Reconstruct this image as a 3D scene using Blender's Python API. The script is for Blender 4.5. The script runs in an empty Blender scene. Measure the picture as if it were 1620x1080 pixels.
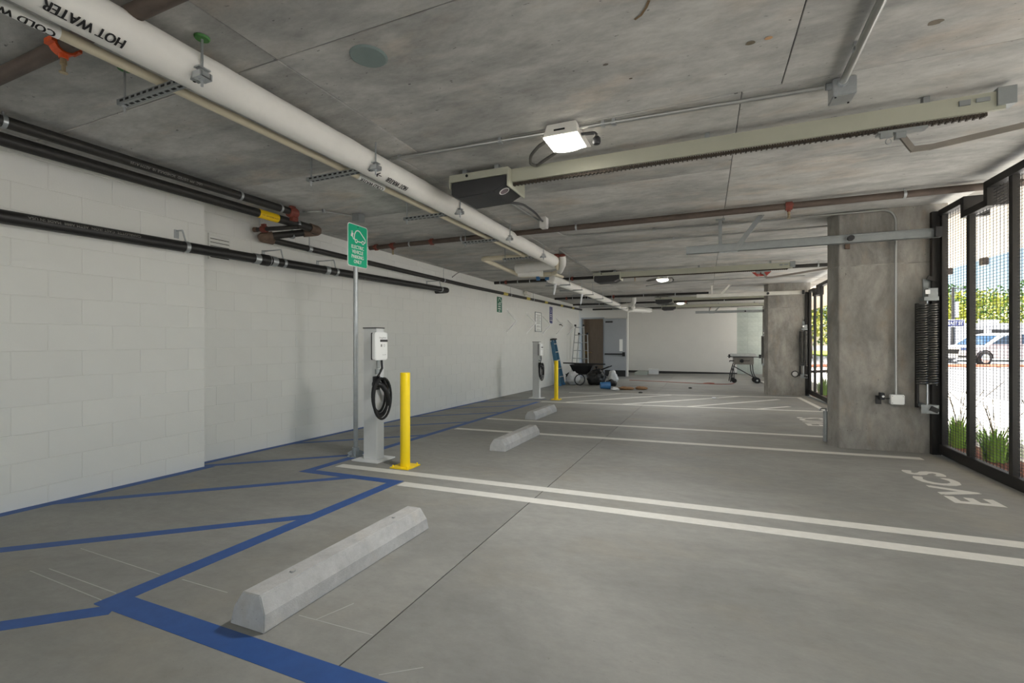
import bpy, bmesh, math, random
from mathutils import Vector, Matrix, noise
random.seed(7)
PI = math.pi
scene = bpy.context.scene
COL = scene.collection

# ------------------------------------------------------------------ camera, sky, sun, exposure
cam_d = bpy.data.cameras.new('camera'); cam = bpy.data.objects.new('camera', cam_d); COL.objects.link(cam)
cam_d.sensor_width = 36.0; cam_d.lens = 16.0; cam_d.clip_start = 0.05; cam_d.clip_end = 500
cam.location = (0, 0, 1.1); cam.rotation_euler = (PI / 2, 0, math.atan(305 / 720.0))
scene.camera = cam

world = bpy.data.worlds.new('world'); scene.world = world; world.use_nodes = True
wn = world.node_tree.nodes; wl = world.node_tree.links
sky = wn.new('ShaderNodeTexSky'); sky.sky_type = 'NISHITA'; sky.sun_disc = False
sky.sun_elevation = math.radians(58); sky.sun_rotation = math.radians(60); sky.air_density = 1.0; sky.dust_density = 0.2; sky.ozone_density = 1.2
bg = wn['Background']; bg.inputs['Strength'].default_value = 0.058
wl.new(sky.outputs[0], bg.inputs[0])

sun_d = bpy.data.lights.new('sun', 'SUN'); sun_d.energy = 7.6; sun_d.angle = math.radians(0.6); sun_d.color = (1.0, 0.97, 0.93)
sun = bpy.data.objects.new('sun', sun_d); COL.objects.link(sun)
sun.rotation_euler = Vector((-0.55, -0.15, -1.0)).to_track_quat('-Z', 'Y').to_euler()
sun.location = (20, 10, 30)

scene.view_settings.view_transform = 'Standard'; scene.view_settings.look = 'None'
scene.view_settings.gamma = 1.0; scene.view_settings.use_curve_mapping = False
scene.view_settings.exposure = 1.85
scene.cycles.diffuse_bounces = 6; scene.cycles.max_bounces = 10
LAMP_W = 13.0

# ------------------------------------------------------------------ dimensions
ZC = 2.558          # soffit of the slab
XW, XN = -4.78, -4.575   # left wall faces (main run, nearer thicker run)
YSTEP = 2.97
def fz(x, y): return 0.0173 * x - 0.0211 * min(y, 14.0) - 0.004 * max(y - 14.0, 0.0)
def oz(x, y):
    t = max(0.0, min(1.0, (x - 4.0) / 6.0)); t = t * t * (3 - 2 * t)
    return (1 - t) * (fz(2.4, y) - 0.03) + t * (-0.10)

# ------------------------------------------------------------------ materials
MATS = {}
def srgb(r, g, b):
    f = lambda c: (c / 255 / 12.92) if c / 255 <= 0.04045 else ((c / 255 + 0.055) / 1.055) ** 2.4
    return (f(r), f(g), f(b), 1)
def mat(name, col, rough=0.6, metal=0.0, var=0.08, scale=6.0, bump=0.0, emit=None, estr=0.0, stretch=None, rand=0.0, spec=None, bscale=None, alpha=None):
    if name in MATS: return MATS[name]
    m = bpy.data.materials.new(name); m.use_nodes = True
    nt = m.node_tree; N = nt.nodes; L = nt.links; b = N['Principled BSDF']
    c = srgb(*col); b.inputs['Roughness'].default_value = rough; b.inputs['Metallic'].default_value = metal
    if spec is not None: b.inputs['Specular IOR Level'].default_value = spec
    tc = N.new('ShaderNodeTexCoord'); mp = N.new('ShaderNodeMapping'); L.new(tc.outputs['Object'], mp.inputs[0])
    if stretch: mp.inputs['Scale'].default_value = stretch
    nz = N.new('ShaderNodeTexNoise'); nz.inputs['Scale'].default_value = scale; nz.inputs['Detail'].default_value = 6; nz.inputs['Roughness'].default_value = 0.65
    L.new(mp.outputs[0], nz.inputs['Vector'])
    rp = N.new('ShaderNodeValToRGB'); rp.color_ramp.elements[0].position = 0.3; rp.color_ramp.elements[1].position = 0.7
    lo = tuple(x * (1 - var) for x in c[:3]) + (1,); hi = tuple(min(1, x * (1 + var)) for x in c[:3]) + (1,)
    rp.color_ramp.elements[0].color = lo; rp.color_ramp.elements[1].color = hi
    L.new(nz.outputs['Fac'], rp.inputs[0]); out = rp.outputs[0]
    if rand > 0:
        oi = N.new('ShaderNodeObjectInfo'); mr = N.new('ShaderNodeMapRange'); mr.inputs[3].default_value = 1 - rand; mr.inputs[4].default_value = 1 + rand
        L.new(oi.outputs['Random'], mr.inputs[0])
        mx = N.new('ShaderNodeMix'); mx.data_type = 'RGBA'; mx.blend_type = 'MULTIPLY'; mx.inputs[0].default_value = 1
        L.new(out, mx.inputs[6]); L.new(mr.outputs[0], mx.inputs[7]); out = mx.outputs[2]
    L.new(out, b.inputs['Base Color'])
    if bump > 0:
        n2 = N.new('ShaderNodeTexNoise'); n2.inputs['Scale'].default_value = bscale or scale * 6; n2.inputs['Detail'].default_value = 5
        L.new(mp.outputs[0], n2.inputs['Vector'])
        bp = N.new('ShaderNodeBump'); bp.inputs['Strength'].default_value = bump; bp.inputs['Distance'].default_value = 0.01
        L.new(n2.outputs['Fac'], bp.inputs['Height']); L.new(bp.outputs[0], b.inputs['Normal'])
    if emit: b.inputs['Emission Color'].default_value = srgb(*emit); b.inputs['Emission Strength'].default_value = estr
    if alpha is not None: b.inputs['Transmission Weight'].default_value = alpha
    MATS[name] = m; return m

def concrete(name, base, dark, warm, rough=0.8, big=0.7, fine=5.0, bump=0.12, rand=0.0, stretch=(1, 1, 1), pits=0.5, grain=0.14):
    m = bpy.data.materials.new(name); m.use_nodes = True
    nt = m.node_tree; N = nt.nodes; L = nt.links; b = N['Principled BSDF']; b.inputs['Roughness'].default_value = rough
    b.inputs['Specular IOR Level'].default_value = 0.35
    tc = N.new('ShaderNodeTexCoord'); mp = N.new('ShaderNodeMapping'); mp.inputs['Scale'].default_value = stretch
    oi = N.new('ShaderNodeObjectInfo'); sc = N.new('ShaderNodeVectorMath'); sc.operation = 'SCALE'; sc.inputs[0].default_value = (37, 17, 5)
    L.new(oi.outputs['Random'], sc.inputs['Scale']); ad = N.new('ShaderNodeVectorMath'); ad.operation = 'ADD'
    L.new(tc.outputs['Object'], ad.inputs[0]); L.new(sc.outputs[0], ad.inputs[1]); L.new(ad.outputs[0], mp.inputs[0])
    def nz(s, det, rg=0.6, dist=0.0):
        n = N.new('ShaderNodeTexNoise'); n.inputs['Scale'].default_value = s; n.inputs['Detail'].default_value = det; n.inputs['Roughness'].default_value = rg; n.inputs['Distortion'].default_value = dist
        L.new(mp.outputs[0], n.inputs['Vector']); return n.outputs['Fac']
    def ramp(f, a, bb):
        r = N.new('ShaderNodeMapRange'); r.inputs[1].default_value = a; r.inputs[2].default_value = bb; r.interpolation_type = 'SMOOTHSTEP'; L.new(f, r.inputs[0]); return r.outputs[0]
    def mixc(f, c1, c2, mode='MIX'):
        x = N.new('ShaderNodeMix'); x.data_type = 'RGBA'; x.blend_type = mode
        if hasattr(f, 'links'): L.new(f, x.inputs[0])
        else: x.inputs[0].default_value = f
        for k, c in ((6, c1), (7, c2)):
            if hasattr(c, 'links'): L.new(c, x.inputs[k])
            else: x.inputs[k].default_value = c
        return x.outputs[2]
    c = mixc(ramp(nz(big, 7, 0.65, 0.6), 0.35, 0.68), srgb(*base), srgb(*dark))
    c = mixc(ramp(nz(big * 1.7 + 0.31, 5, 0.6, 0.3), 0.5, 0.78), c, srgb(*warm))
    g = nz(fine, 8, 0.75); gr = N.new('ShaderNodeMapRange'); gr.inputs[1].default_value = 0.25; gr.inputs[2].default_value = 0.75; gr.inputs[3].default_value = 1 - grain; gr.inputs[4].default_value = 1 + grain * 0.9
    L.new(g, gr.inputs[0]); c = mixc(1.0, c, gr.outputs[0], 'MULTIPLY')
    if pits > 0:
        sp = nz(fine * 5.3, 3, 0.5); f = ramp(sp, 0.70, 0.76); mu = N.new('ShaderNodeMath'); mu.operation = 'MULTIPLY'; mu.inputs[1].default_value = pits; L.new(f, mu.inputs[0])
        c = mixc(mu.outputs[0], c, tuple(x * 0.35 for x in srgb(*dark)[:3]) + (1,))
    if rand > 0:
        mr = N.new('ShaderNodeMapRange'); mr.inputs[3].default_value = 1 - rand; mr.inputs[4].default_value = 1 + rand; L.new(oi.outputs['Random'], mr.inputs[0])
        c = mixc(1.0, c, mr.outputs[0], 'MULTIPLY')
    L.new(c, b.inputs['Base Color'])
    bp = N.new('ShaderNodeBump'); bp.inputs['Strength'].default_value = bump; bp.inputs['Distance'].default_value = 0.01
    L.new(nz(fine * 6, 6, 0.7), bp.inputs['Height']); L.new(bp.outputs[0], b.inputs['Normal'])
    MATS[name] = m; return m

M_floor = concrete('floor_concrete', (150, 150, 145), (132, 132, 128), (144, 141, 132), 0.62, 0.55, 9.0, 0.06, 0.0, (1, 1.6, 1), 0.25)
M_ceil = concrete('ceiling_concrete', (192, 191, 187), (156, 156, 153), (190, 181, 170), 0.85, 0.9, 5.0, 0.15, 0.07, (0.8, 1.7, 1), 0.85, 0.30)
M_col = concrete('column_concrete', (164, 160, 153), (132, 129, 124), (156, 146, 134), 0.85, 1.6, 6.0, 0.15, 0.0, (1.8, 1.8, 0.8), 0.8, 0.26)
M_stop = concrete('stop_concrete', (190, 190, 188), (172, 172, 171), (184, 180, 172), 0.9, 3.0, 22.0, 0.35, 0.03, (1, 1, 1), 0.7)
M_soffit = mat('soffit_plaster', (236, 224, 204), 0.9, var=0.03)
M_block = mat('painted_block', (226, 226, 221), 0.75, var=0.012, scale=3, bump=0.10, bscale=90, rand=0.012)
M_mortar = mat('painted_joint', (222, 222, 217), 0.8, var=0.02)
M_wallp = mat('painted_wall', (224, 223, 219), 0.8, var=0.02, scale=2)
M_greenblock = mat('grey_green_block', (172, 180, 174), 0.85, var=0.06, scale=10, rand=0.05, bump=0.2)
M_blue = mat('blue_paint', (44, 84, 148), 0.55, var=0.10, scale=14)
M_white = mat('white_paint', (214, 213, 206), 0.6, var=0.06, scale=18)
M_faint = mat('worn_white_paint', (176, 176, 172), 0.7, var=0.08, scale=30)
M_dark = mat('joint_dark', (62, 62, 60), 0.9)
M_yellow = mat('yellow_paint', (252, 218, 8), 0.38, var=0.03)
M_galv = mat('galvanised_steel', (178, 182, 184), 0.38, 0.75, 0.10, 20)
M_emt = mat('conduit_steel', (170, 171, 168), 0.35, 0.8, 0.06, 10)
M_strut = mat('strut_steel', (148, 152, 152), 0.45, 0.6, 0.08, 12)
M_blackpipe = mat('black_pipe', (48, 46, 43), 0.5, 0.2, 0.25, 16, bump=0.05)
M_castpipe = mat('cast_iron_black', (40, 39, 38), 0.42, 0.2, 0.18, 14)
M_rustpipe = mat('brown_sprinkler_pipe', (92, 80, 72), 0.6, 0.25, 0.22, 16, stretch=(0.4, 1, 1))
M_rust = mat('rusty_elbow', (112, 92, 78), 0.7, 0.2, 0.25, 30)
M_red = mat('red_coupling', (122, 58, 46), 0.6, 0.0, 0.18, 25)
M_orange = mat('orange_coupling', (205, 84, 38), 0.5, 0.0, 0.15, 25)
M_brass = mat('brass', (176, 160, 130), 0.35, 0.8)
M_insul = mat('white_insulation_jacket', (228, 226, 220), 0.75, 0.0, 0.04, 5, bump=0.25, bscale=14)
M_pvc = mat('cream_plastic_pipe', (214, 204, 180), 0.45, 0.0, 0.04, 8)
M_print = mat('black_print', (34, 33, 33), 0.7, var=0.02)
M_greyprint = mat('grey_print', (150, 148, 142), 0.7, var=0.1)
M_tape = mat('yellow_label', (248, 206, 22), 0.5, var=0.03)
M_opener = mat('olive_grey_enamel', (168, 168, 152), 0.42, 0.15, 0.04, 6)
M_blackpl = mat('black_plastic', (44, 44, 45), 0.45, 0.0, 0.06)
M_chain = mat('dark_chain', (70, 62, 54), 0.5, 0.6, 0.2, 40)
M_gate = mat('bronze_black_steel', (44, 42, 40), 0.5, 0.3, 0.08)
M_wire = mat('black_wire', (38, 37, 37), 0.5, 0.3, 0.05)
M_spring = mat('oiled_spring_steel', (104, 104, 102), 0.32, 0.7, 0.1)
M_fixture = mat('fixture_white', (222, 219, 212), 0.5, var=0.03)
M_lens = mat('lit_lens', (255, 253, 246), 0.4, emit=(255, 250, 240), estr=4.0, var=0.0)
M_green = mat('sign_green', (0, 186, 140), 0.45, var=0.03)
M_dgreen = mat('dark_sign_green', (16, 104, 78), 0.5, var=0.03)
M_signw = mat('sign_white', (244, 245, 242), 0.45, var=0.01)
M_signb = mat('sign_blue', (66, 72, 128), 0.5, var=0.05)
M_alum = mat('aluminium', (196, 198, 198), 0.4, 0.7, 0.05)
M_ped = mat('pedestal_grey', (222, 223, 222), 0.45, 0.15, 0.03)
M_chw = mat('charger_white', (238, 239, 237), 0.4, var=0.01)
M_rubber = mat('black_rubber', (28, 28, 29), 0.5, var=0.08)
M_doorg = mat('grey_door_paint', (162, 166, 170), 0.5, var=0.02)
M_doorb = mat('brown_wood_door', (126, 106, 86), 0.45, var=0.12, scale=4, stretch=(6, 6, 0.5))
M_brassd = mat('brass_lever', (168, 140, 84), 0.35, 0.7)
M_ladblue = mat('blue_fibreglass', (72, 120, 150), 0.5, var=0.06)
M_bucket = mat('blue_plastic', (64, 118, 168), 0.45, var=0.06)
M_bagw = mat('white_plastic_film', (222, 224, 226), 0.35, var=0.05)
M_bagb = mat('black_plastic_film', (30, 30, 31), 0.28, var=0.1)
M_card = mat('brown_cardboard', (158, 122, 88), 0.85, var=0.15)
M_mulch = mat('orange_mulch', (128, 72, 42), 0.95, var=0.3, scale=8)
M_asph = mat('asphalt', (140, 140, 140), 0.9, var=0.08, scale=2)
M_walk = mat('pale_sidewalk', (214, 212, 206), 0.9, var=0.04)
M_grassb = mat('strap_leaf_green', (150, 190, 84), 0.55, var=0.25, scale=4)
M_stalk = mat('dry_stalk', (132, 118, 92), 0.8, var=0.1)
M_leaf = mat('tree_leaf_yellow_green', (178, 180, 70), 0.6, var=0.3, scale=0.7)
M_leafd = mat('tree_leaf_green', (92, 128, 62), 0.6, var=0.3, scale=0.7)
M_bark = mat('bark', (96, 80, 66), 0.9, var=0.2)
M_carw = mat('white_car_paint', (240, 241, 243), 0.25, var=0.01)
M_glass = mat('tinted_glass', (70, 96, 122), 0.08, var=0.05)
M_chrome = mat('chrome', (210, 212, 214), 0.15, 0.9, 0.02)
M_tyre = mat('tyre', (40, 40, 41), 0.8, var=0.05)
M_polegrey = mat('pole_grey', (92, 94, 98), 0.5, 0.4)
M_saw = mat('saw_body_grey', (120, 116, 110), 0.5, 0.1, 0.2, 30)
M_cone = mat('cone_orange', (236, 112, 52), 0.5)
M_lawn = mat('lawn_green', (176, 196, 74), 0.9, var=0.15)
M_ring = mat('white_plastic_cap', (206, 204, 200), 0.5)
M_bronze = mat('dark_bronze', (58, 50, 46), 0.5, 0.3)
M_hole = mat('slot_dark', (22, 22, 22), 0.9, var=0.0)
M_cord = mat('red_cord', (150, 84, 70), 0.7)

# ------------------------------------------------------------------ mesh helpers
class MB:
    def __init__(s): s.v = []; s.f = []
    def add(s, vs, fs):
        o = len(s.v); s.v += [tuple(map(float, p)) for p in vs]; s.f += [tuple(i + o for i in f) for f in fs]; return s
    def box(s, x0, x1, y0, y1, z0, z1):
        vs = [(x0, y0, z0), (x1, y0, z0), (x1, y1, z0), (x0, y1, z0), (x0, y0, z1), (x1, y0, z1), (x1, y1, z1), (x0, y1, z1)]
        return s.add(vs, [(0, 3, 2, 1), (4, 5, 6, 7), (0, 1, 5, 4), (1, 2, 6, 5), (2, 3, 7, 6), (3, 0, 4, 7)])
    def cbox(s, c, d): return s.box(c[0] - d[0] / 2, c[0] + d[0] / 2, c[1] - d[1] / 2, c[1] + d[1] / 2, c[2] - d[2] / 2, c[2] + d[2] / 2)
    def bar(s, a, b, w, h, up=(0, 0, 1)):
        a = Vector(a); b = Vector(b); d = (b - a).normalized(); u = Vector(up)
        if abs(d.dot(u)) > 0.98: u = Vector((0, 1, 0))
        r = d.cross(u).normalized(); u = r.cross(d)
        vs = []
        for p in (a, b):
            for i, j in ((-1, -1), (1, -1), (1, 1), (-1, 1)): vs.append(p + r * (i * w / 2) + u * (j * h / 2))
        return s.add(vs, [(0, 1, 2, 3), (7, 6, 5, 4), (0, 4, 5, 1), (1, 5, 6, 2), (2, 6, 7, 3), (3, 7, 4, 0)])
    def prism(s, poly, axis, a, b):
        # poly: list of 2d points in the two other axes (cyclic order x,y,z without axis)
        n = len(poly); vs = []
        for t in (a, b):
            for p in poly:
                vs.append({'x': (t, p[0], p[1]), 'y': (p[0], t, p[1]), 'z': (p[0], p[1], t)}[axis])
        return s.add(vs, [tuple(range(n - 1, -1, -1)), tuple(range(n, 2 * n))] + [(i, (i + 1) % n, n + (i + 1) % n, n + i) for i in range(n)])
    def tube(s, pts, r, seg=12, bend=0.0, closed=False, cap=True, radii=None):
        P = [Vector(p) for p in pts]
        if bend > 0 and len(P) > 2:
            Q = [P[0]]
            for i in range(1, len(P) - 1):
                a, b, c = P[i - 1], P[i], P[i + 1]; d1 = (a - b); d2 = (c - b); t = min(bend, d1.length * 0.49, d2.length * 0.49)
                p1 = b + d1.normalized() * t; p2 = b + d2.normalized() * t
                for k in range(7):
                    u = k / 6; Q.append(p1 * (1 - u) ** 2 + b * 2 * u * (1 - u) + p2 * u * u)
            Q.append(P[-1]); P = Q
        n = len(P); T = []
        for i in range(n):
            if closed: t = P[(i + 1) % n] - P[i - 1]
            else: t = P[min(i + 1, n - 1)] - P[max(i - 1, 0)]
            T.append(t.normalized())
        u = Vector((0, 0, 1)) if abs(T[0].z) < 0.9 else Vector((1, 0, 0))
        u = (u - T[0] * u.dot(T[0])).normalized(); vs = []
        for i in range(n):
            u = (u - T[i] * u.dot(T[i])); u = u.normalized() if u.length > 1e-6 else T[i].orthogonal().normalized()
            w = T[i].cross(u); rr = radii[i] if radii else r
            for k in range(seg):
                a = 2 * PI * k / seg; vs.append(P[i] + (u * math.cos(a) + w * math.sin(a)) * rr)
        fs = []
        for i in range(n if closed else n - 1):
            j = (i + 1) % n
            for k in range(seg): fs.append((i * seg + k, i * seg + (k + 1) % seg, j * seg + (k + 1) % seg, j * seg + k))
        if cap and not closed: fs += [tuple(range(seg - 1, -1, -1)), tuple((n - 1) * seg + k for k in range(seg))]
        return s.add(vs, fs)
    def lathe(s, prof, c=(0, 0, 0), seg=20, axis='z'):
        vs = []; n = len(prof)
        for k in range(seg):
            a = 2 * PI * k / seg
            for r, h in prof:
                q = (r * math.cos(a), r * math.sin(a), h)
                if axis == 'x': q = (q[2], q[0], q[1])
                elif axis == 'y': q = (q[1], q[2], q[0])
                vs.append((c[0] + q[0], c[1] + q[1], c[2] + q[2]))
        fs = []
        for k in range(seg):
            j = (k + 1) % seg
            for i in range(n - 1): fs.append((k * n + i, j * n + i, j * n + i + 1, k * n + i + 1))
        return s.add(vs, fs)
    def sphere(s, c, r, seg=10, ring=7, sc=(1, 1, 1)):
        prof = [(max(1e-4, r * math.sin(PI * i / ring)), -r * math.cos(PI * i / ring)) for i in range(ring + 1)]
        o = len(s.v); s.lathe(prof, (0, 0, 0), seg)
        s.v[o:] = [(c[0] + p[0] * sc[0], c[1] + p[1] * sc[1], c[2] + p[2] * sc[2]) for p in s.v[o:]]; return s
    def xf(s, M, start=0):
        s.v[start:] = [tuple(M @ Vector(p)) for p in s.v[start:]]; return s

def rootloc(o):
    l = Vector((0, 0, 0))
    while o is not None: l += o.location; o = o.parent
    return l
def build(name, mb, m, parent=None, world=False, smooth=False, bevel=0.0, kind=None, label=None):
    off = rootloc(parent) if (parent is not None and world) else Vector((0, 0, 0))
    me = bpy.data.meshes.new(name); me.from_pydata([tuple(Vector(p) - off) for p in mb.v], [], mb.f); me.update()
    if bevel > 0:
        bm = bmesh.new(); bm.from_mesh(me); bmesh.ops.remove_doubles(bm, verts=bm.verts, dist=1e-6)
        bmesh.ops.bevel(bm, geom=[e for e in bm.edges if e.is_manifold and e.calc_face_angle(0) > 0.5], offset=bevel, segments=2, affect='EDGES', clamp_overlap=True)
        bm.to_mesh(me); bm.free()
    bm = bmesh.new(); bm.from_mesh(me); bmesh.ops.recalc_face_normals(bm, faces=bm.faces); bm.to_mesh(me); bm.free()
    me.materials.append(m)
    if smooth:
        me.polygons.foreach_set('use_smooth', [True] * len(me.polygons))
        try: me.set_sharp_from_angle(angle=math.radians(40))
        except Exception: pass
    o = bpy.data.objects.new(name, me); COL.objects.link(o)
    if parent is not None: o.parent = parent
    if kind: o['kind'] = kind
    if label: o['label'] = label
    return o
def tag(o, label, cat, group=None, kind=None):
    o['label'] = label; o['category'] = cat
    if group: o['group'] = group
    if kind: o['kind'] = kind
    return o
def thing(name, label, cat, loc=(0, 0, 0), rz=0.0, group=None, kind=None):
    o = bpy.data.objects.new(name, None); o.empty_display_size = 0.1; COL.objects.link(o); o.location = loc; o.rotation_euler = (0, 0, rz)
    return tag(o, label, cat, group, kind)
def copytree(o, parent=None):
    c = o.copy(); COL.objects.link(c)
    if parent is not None: c.parent = parent
    for ch in [x for x in o.children]: copytree(ch, c)
    return c
def dup(o, loc, label, rz=None):
    c = copytree(o); c.location = loc; c['label'] = label
    if rz is not None: c.rotation_euler = (0, 0, rz)
    return c

def text_geo(body, size, ax='CENTER', sp=1.0):
    cu = bpy.data.curves.new('lettering', 'FONT'); cu.body = body; cu.size = size; cu.align_x = ax; cu.align_y = 'CENTER'; cu.resolution_u = 3; cu.space_character = sp
    ob = bpy.data.objects.new('lettering', cu); COL.objects.link(ob)
    dg = bpy.context.evaluated_depsgraph_get(); me = bpy.data.meshes.new_from_object(ob.evaluated_get(dg))
    vs = [tuple(v.co) for v in me.vertices]; fs = [tuple(p.vertices) for p in me.polygons]
    bpy.data.objects.remove(ob); bpy.data.curves.remove(cu); bpy.data.meshes.remove(me)
    return vs, fs
def flat_text(mb, body, size, origin, right, up, ax='CENTER', sx=1.0, sy=1.0):
    vs, fs = text_geo(body, size, ax); o = Vector(origin); r = Vector(right); u = Vector(up)
    return mb.add([o + r * (v[0] * sx) + u * (v[1] * sy) for v in vs], fs)
def bold_text(mb, body, size, origin, right, up, ax='CENTER', sx=1.0, sy=1.0, d=0.06):
    o = Vector(origin); r = Vector(right); u = Vector(up); nn = r.cross(u)
    for k, (dx, dy) in enumerate(((0, 0), (d, 0), (0, d), (d, d))):
        flat_text(mb, body, size, o + r * (dx * size * sx) + u * (dy * size * 0.5 * sy) + nn * (k * 0.00015), right, up, ax, sx, sy)
    return mb
def ribbon(mb, pts, w, origin, right, up, closed=False):
    P = [Vector((p[0], p[1])) for p in pts]; n = len(P); vs = []; o = Vector(origin); r = Vector(right); u = Vector(up)
    for i in range(n):
        a = P[i - 1] if (i or closed) else P[i]; b = P[(i + 1) % n] if (i < n - 1 or closed) else P[i]
        t = (b - a).normalized(); nn = Vector((-t.y, t.x)) * w / 2
        for q in (P[i] - nn, P[i] + nn): vs.append(o + r * q.x + u * q.y)
    fs = [(2 * i, 2 * ((i + 1) % n), 2 * ((i + 1) % n) + 1, 2 * i + 1) for i in range(n if closed else n - 1)]
    return mb.add(vs, fs)
def pipe_text(body, size, axis_pt, r, ang, mb=None, sx=1.0, bold=0.0):
    # lettering wrapped on a pipe that runs along y: reads towards -y, letters' tops point down the near side
    vs, fs = text_geo(body, size)
    if bold:
        n0 = len(vs); g = [tuple(i + n0 for i in f) for f in fs]; vs = vs + [(v[0] + bold, v[1], 0.0) for v in vs]; fs = fs + g
    me = bpy.data.meshes.new('t'); me.from_pydata(vs, [], fs); bm = bmesh.new(); bm.from_mesh(me)
    for k in range(-4, 5):
        bmesh.ops.bisect_plane(bm, geom=list(bm.verts) + list(bm.edges) + list(bm.faces), plane_co=(0, k * size * 0.14, 0), plane_no=(0, 1, 0))
    mb = mb or MB(); bm.verts.index_update(); V = []
    for v in bm.verts:
        a = ang - v.co.y / r   # ang measured from +x towards +z
        V.append((axis_pt[0] + (r + 0.0015) * math.cos(a), axis_pt[1] - v.co.x * sx, axis_pt[2] + (r + 0.0015) * math.sin(a)))
    mb.add(V, [tuple(v.index for v in f.verts) for f in bm.faces]); bm.free(); bpy.data.meshes.remove(me); return mb

# ================================================================== SETTING
# floor: two slabs parted by a sawn joint, over a dark bed
YA, YB = -5.2, 22.6
flo = thing('floor', 'grey troweled concrete garage floor with painted parking lines', 'floor', kind='structure')
def slab(x0, x1, name):
    mb = MB(); ys = [YA, -2, 0, 2, 4, 6, 8, 10, 12, 14, 16, 18, 20, YB]
    for k in range(len(ys) - 1):
        a, b = ys[k], ys[k + 1]
        vs = [(x, y, fz(x, y) + d) for d in (-0.14, 0) for (x, y) in ((x0, a), (x1, a), (x1, b), (x0, b))]
        mb.add(vs, [(4, 5, 6, 7), (0, 3, 2, 1), (0, 1, 5, 4), (2, 3, 7, 6), (1, 2, 6, 5), (3, 0, 4, 7)])
    return build(name, mb, M_floor, flo)
slab(-5.6, -1.193, 'slab'); slab(-1.187, 2.42, 'slab')
mb = MB(); mb.add([(x, y, fz(x, y) - 0.02) for (x, y) in ((-1.21, YA), (-1.17, YA), (-1.17, 14), (-1.21, 14))], [(0, 1, 2, 3)])
build('joint_bed', mb, M_dark, flo)

def fpoly(mb, poly, h=0.0025, sub=True):
    # flat paint film laid on the floor
    h *= 0.4; n = len(poly); vs = [(x, y, fz(x, y) + h) for x, y in poly] + [(x, y, fz(x, y) - 0.001) for x, y in poly]
    return mb.add(vs, [tuple(range(n))] + [(i, (i + 1) % n, n + (i + 1) % n, n + i) for i in range(n)])
def fline(name, a, b, w, m, h=0.0025):
    ax, ay = a; bx, by = b; L = math.hypot(bx - ax, by - ay); nx, ny = -(by - ay) / L * w / 2, (bx - ax) / L * w / 2
    mb = MB(); cuts = [0.0, 1.0]
    if (ay - 14) * (by - 14) < 0: cuts = [0.0, (14 - ay) / (by - ay), 1.0]
    for t0, t1 in zip(cuts[:-1], cuts[1:]):
        p = (ax + (bx - ax) * t0, ay + (by - ay) * t0); q = (ax + (bx - ax) * t1, ay + (by - ay) * t1)
        fpoly(mb, [(p[0] - nx, p[1] - ny), (q[0] - nx, q[1] - ny), (q[0] + nx, q[1] + ny), (p[0] + nx, p[1] + ny)], h)
    return build(name, mb, m, flo)
B = 'blue_line'
fline(B, (XN + 0.05, -3.0), (XN + 0.05, YSTEP + 0.04), 0.10, M_blue)
fline(B, (XW + 0.045, YSTEP), (XW + 0.045, 9.7), 0.09, M_blue, 0.0024)
fline(B, (-2.455, 1.14), (-2.455, 3.27), 0.105, M_blue)
fline(B, (-2.5, 1.19), (2.0, 1.19), 0.105, M_blue, 0.0027)
fline(B, (-2.405, 3.22), (-3.53, 3.22), 0.10, M_blue, 0.0027)
fline(B, (-3.475, 3.175), (-3.475, 9.7), 0.10, M_blue, 0.0025)
for k in range(-2, 8):
    yc = 1.43 + 1.265 * k; sl = 0.87
    xs0 = (XN if yc + sl * (XN + 3.5) < YSTEP - 0.1 else XW) + 0.06
    xs1 = -3.48 if yc > 3.0 else (-2.37 if 0 < yc < 0.6 else -2.47)
    ye = yc + sl * (xs1 + 3.5)
    if yc < 3.0 and ye > 3.2: xs1 = -3.5 + (3.2 - yc) / sl
    fline('blue_hatch', (xs0, yc + sl * (xs0 + 3.5)), (xs1, yc + sl * (xs1 + 3.5)), 0.085, M_blue, 0.0022)
W = 'white_line'
fline(W, (-3.35, 3.50), (2.22, 3.475), 0.11, M_white, 0.0031); fline(W, (-2.38, 3.195), (2.22, 3.19), 0.108, M_white, 0.0031)
fline(W, (-3.38, 5.86), (2.03, 5.875), 0.115, M_white); fline(W, (-3.4, 6.94), (1.95, 6.94), 0.115, M_white)
fline(W, (-3.42, 9.78), (2.1, 9.83), 0.11, M_white); fline(W, (-3.48, 12.3), (2.1, 12.6), 0.11, M_white)
for a, b in (((-3.26, 10.72), (-2.1, 12.3)), ((-2.85, 9.86), (-0.8, 12.36)), ((-1.6, 9.86), (0.75, 12.45)), ((-0.3, 9.86), (1.55, 11.95)), ((0.95, 9.88), (1.55, 10.5))):
    fline('white_hatch', a, b, 0.10, M_white, 0.0022)
fline(W, (2.05, 9.85), (2.05, 12.6), 0.09, M_white, 0.0028)
def floor_text(body, x0, x1, y0, y1, m, bold):
    vs, fs = text_geo(body, 1.0, 'CENTER', 1.22); a = min(v[0] for v in vs); b = max(v[0] for v in vs); c = min(v[1] for v in vs); d = max(v[1] for v in vs)
    mb = MB()
    for k, (ex, ey) in enumerate(((0, 0), (bold, 0), (0, bold), (bold, bold))):
        P = []
        for v in vs:
            y = y0 + (v[0] - a) / (b - a) * (y1 - y0 - bold) + ey; x = x1 - (v[1] - c) / (d - c) * (x1 - x0 - bold) - ex
            P.append((x, y, fz(x, y) + 0.0013 + k * 0.00005))
        mb.add(P, fs)
    return build('stencil_lettering', mb, m, flo)
floor_text('EVCS', 1.655, 1.945, 4.26, 5.27, M_white, 0.024)
floor_text('EVCS', 1.40, 1.80, 7.9, 8.85, M_white, 0.018)
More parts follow.
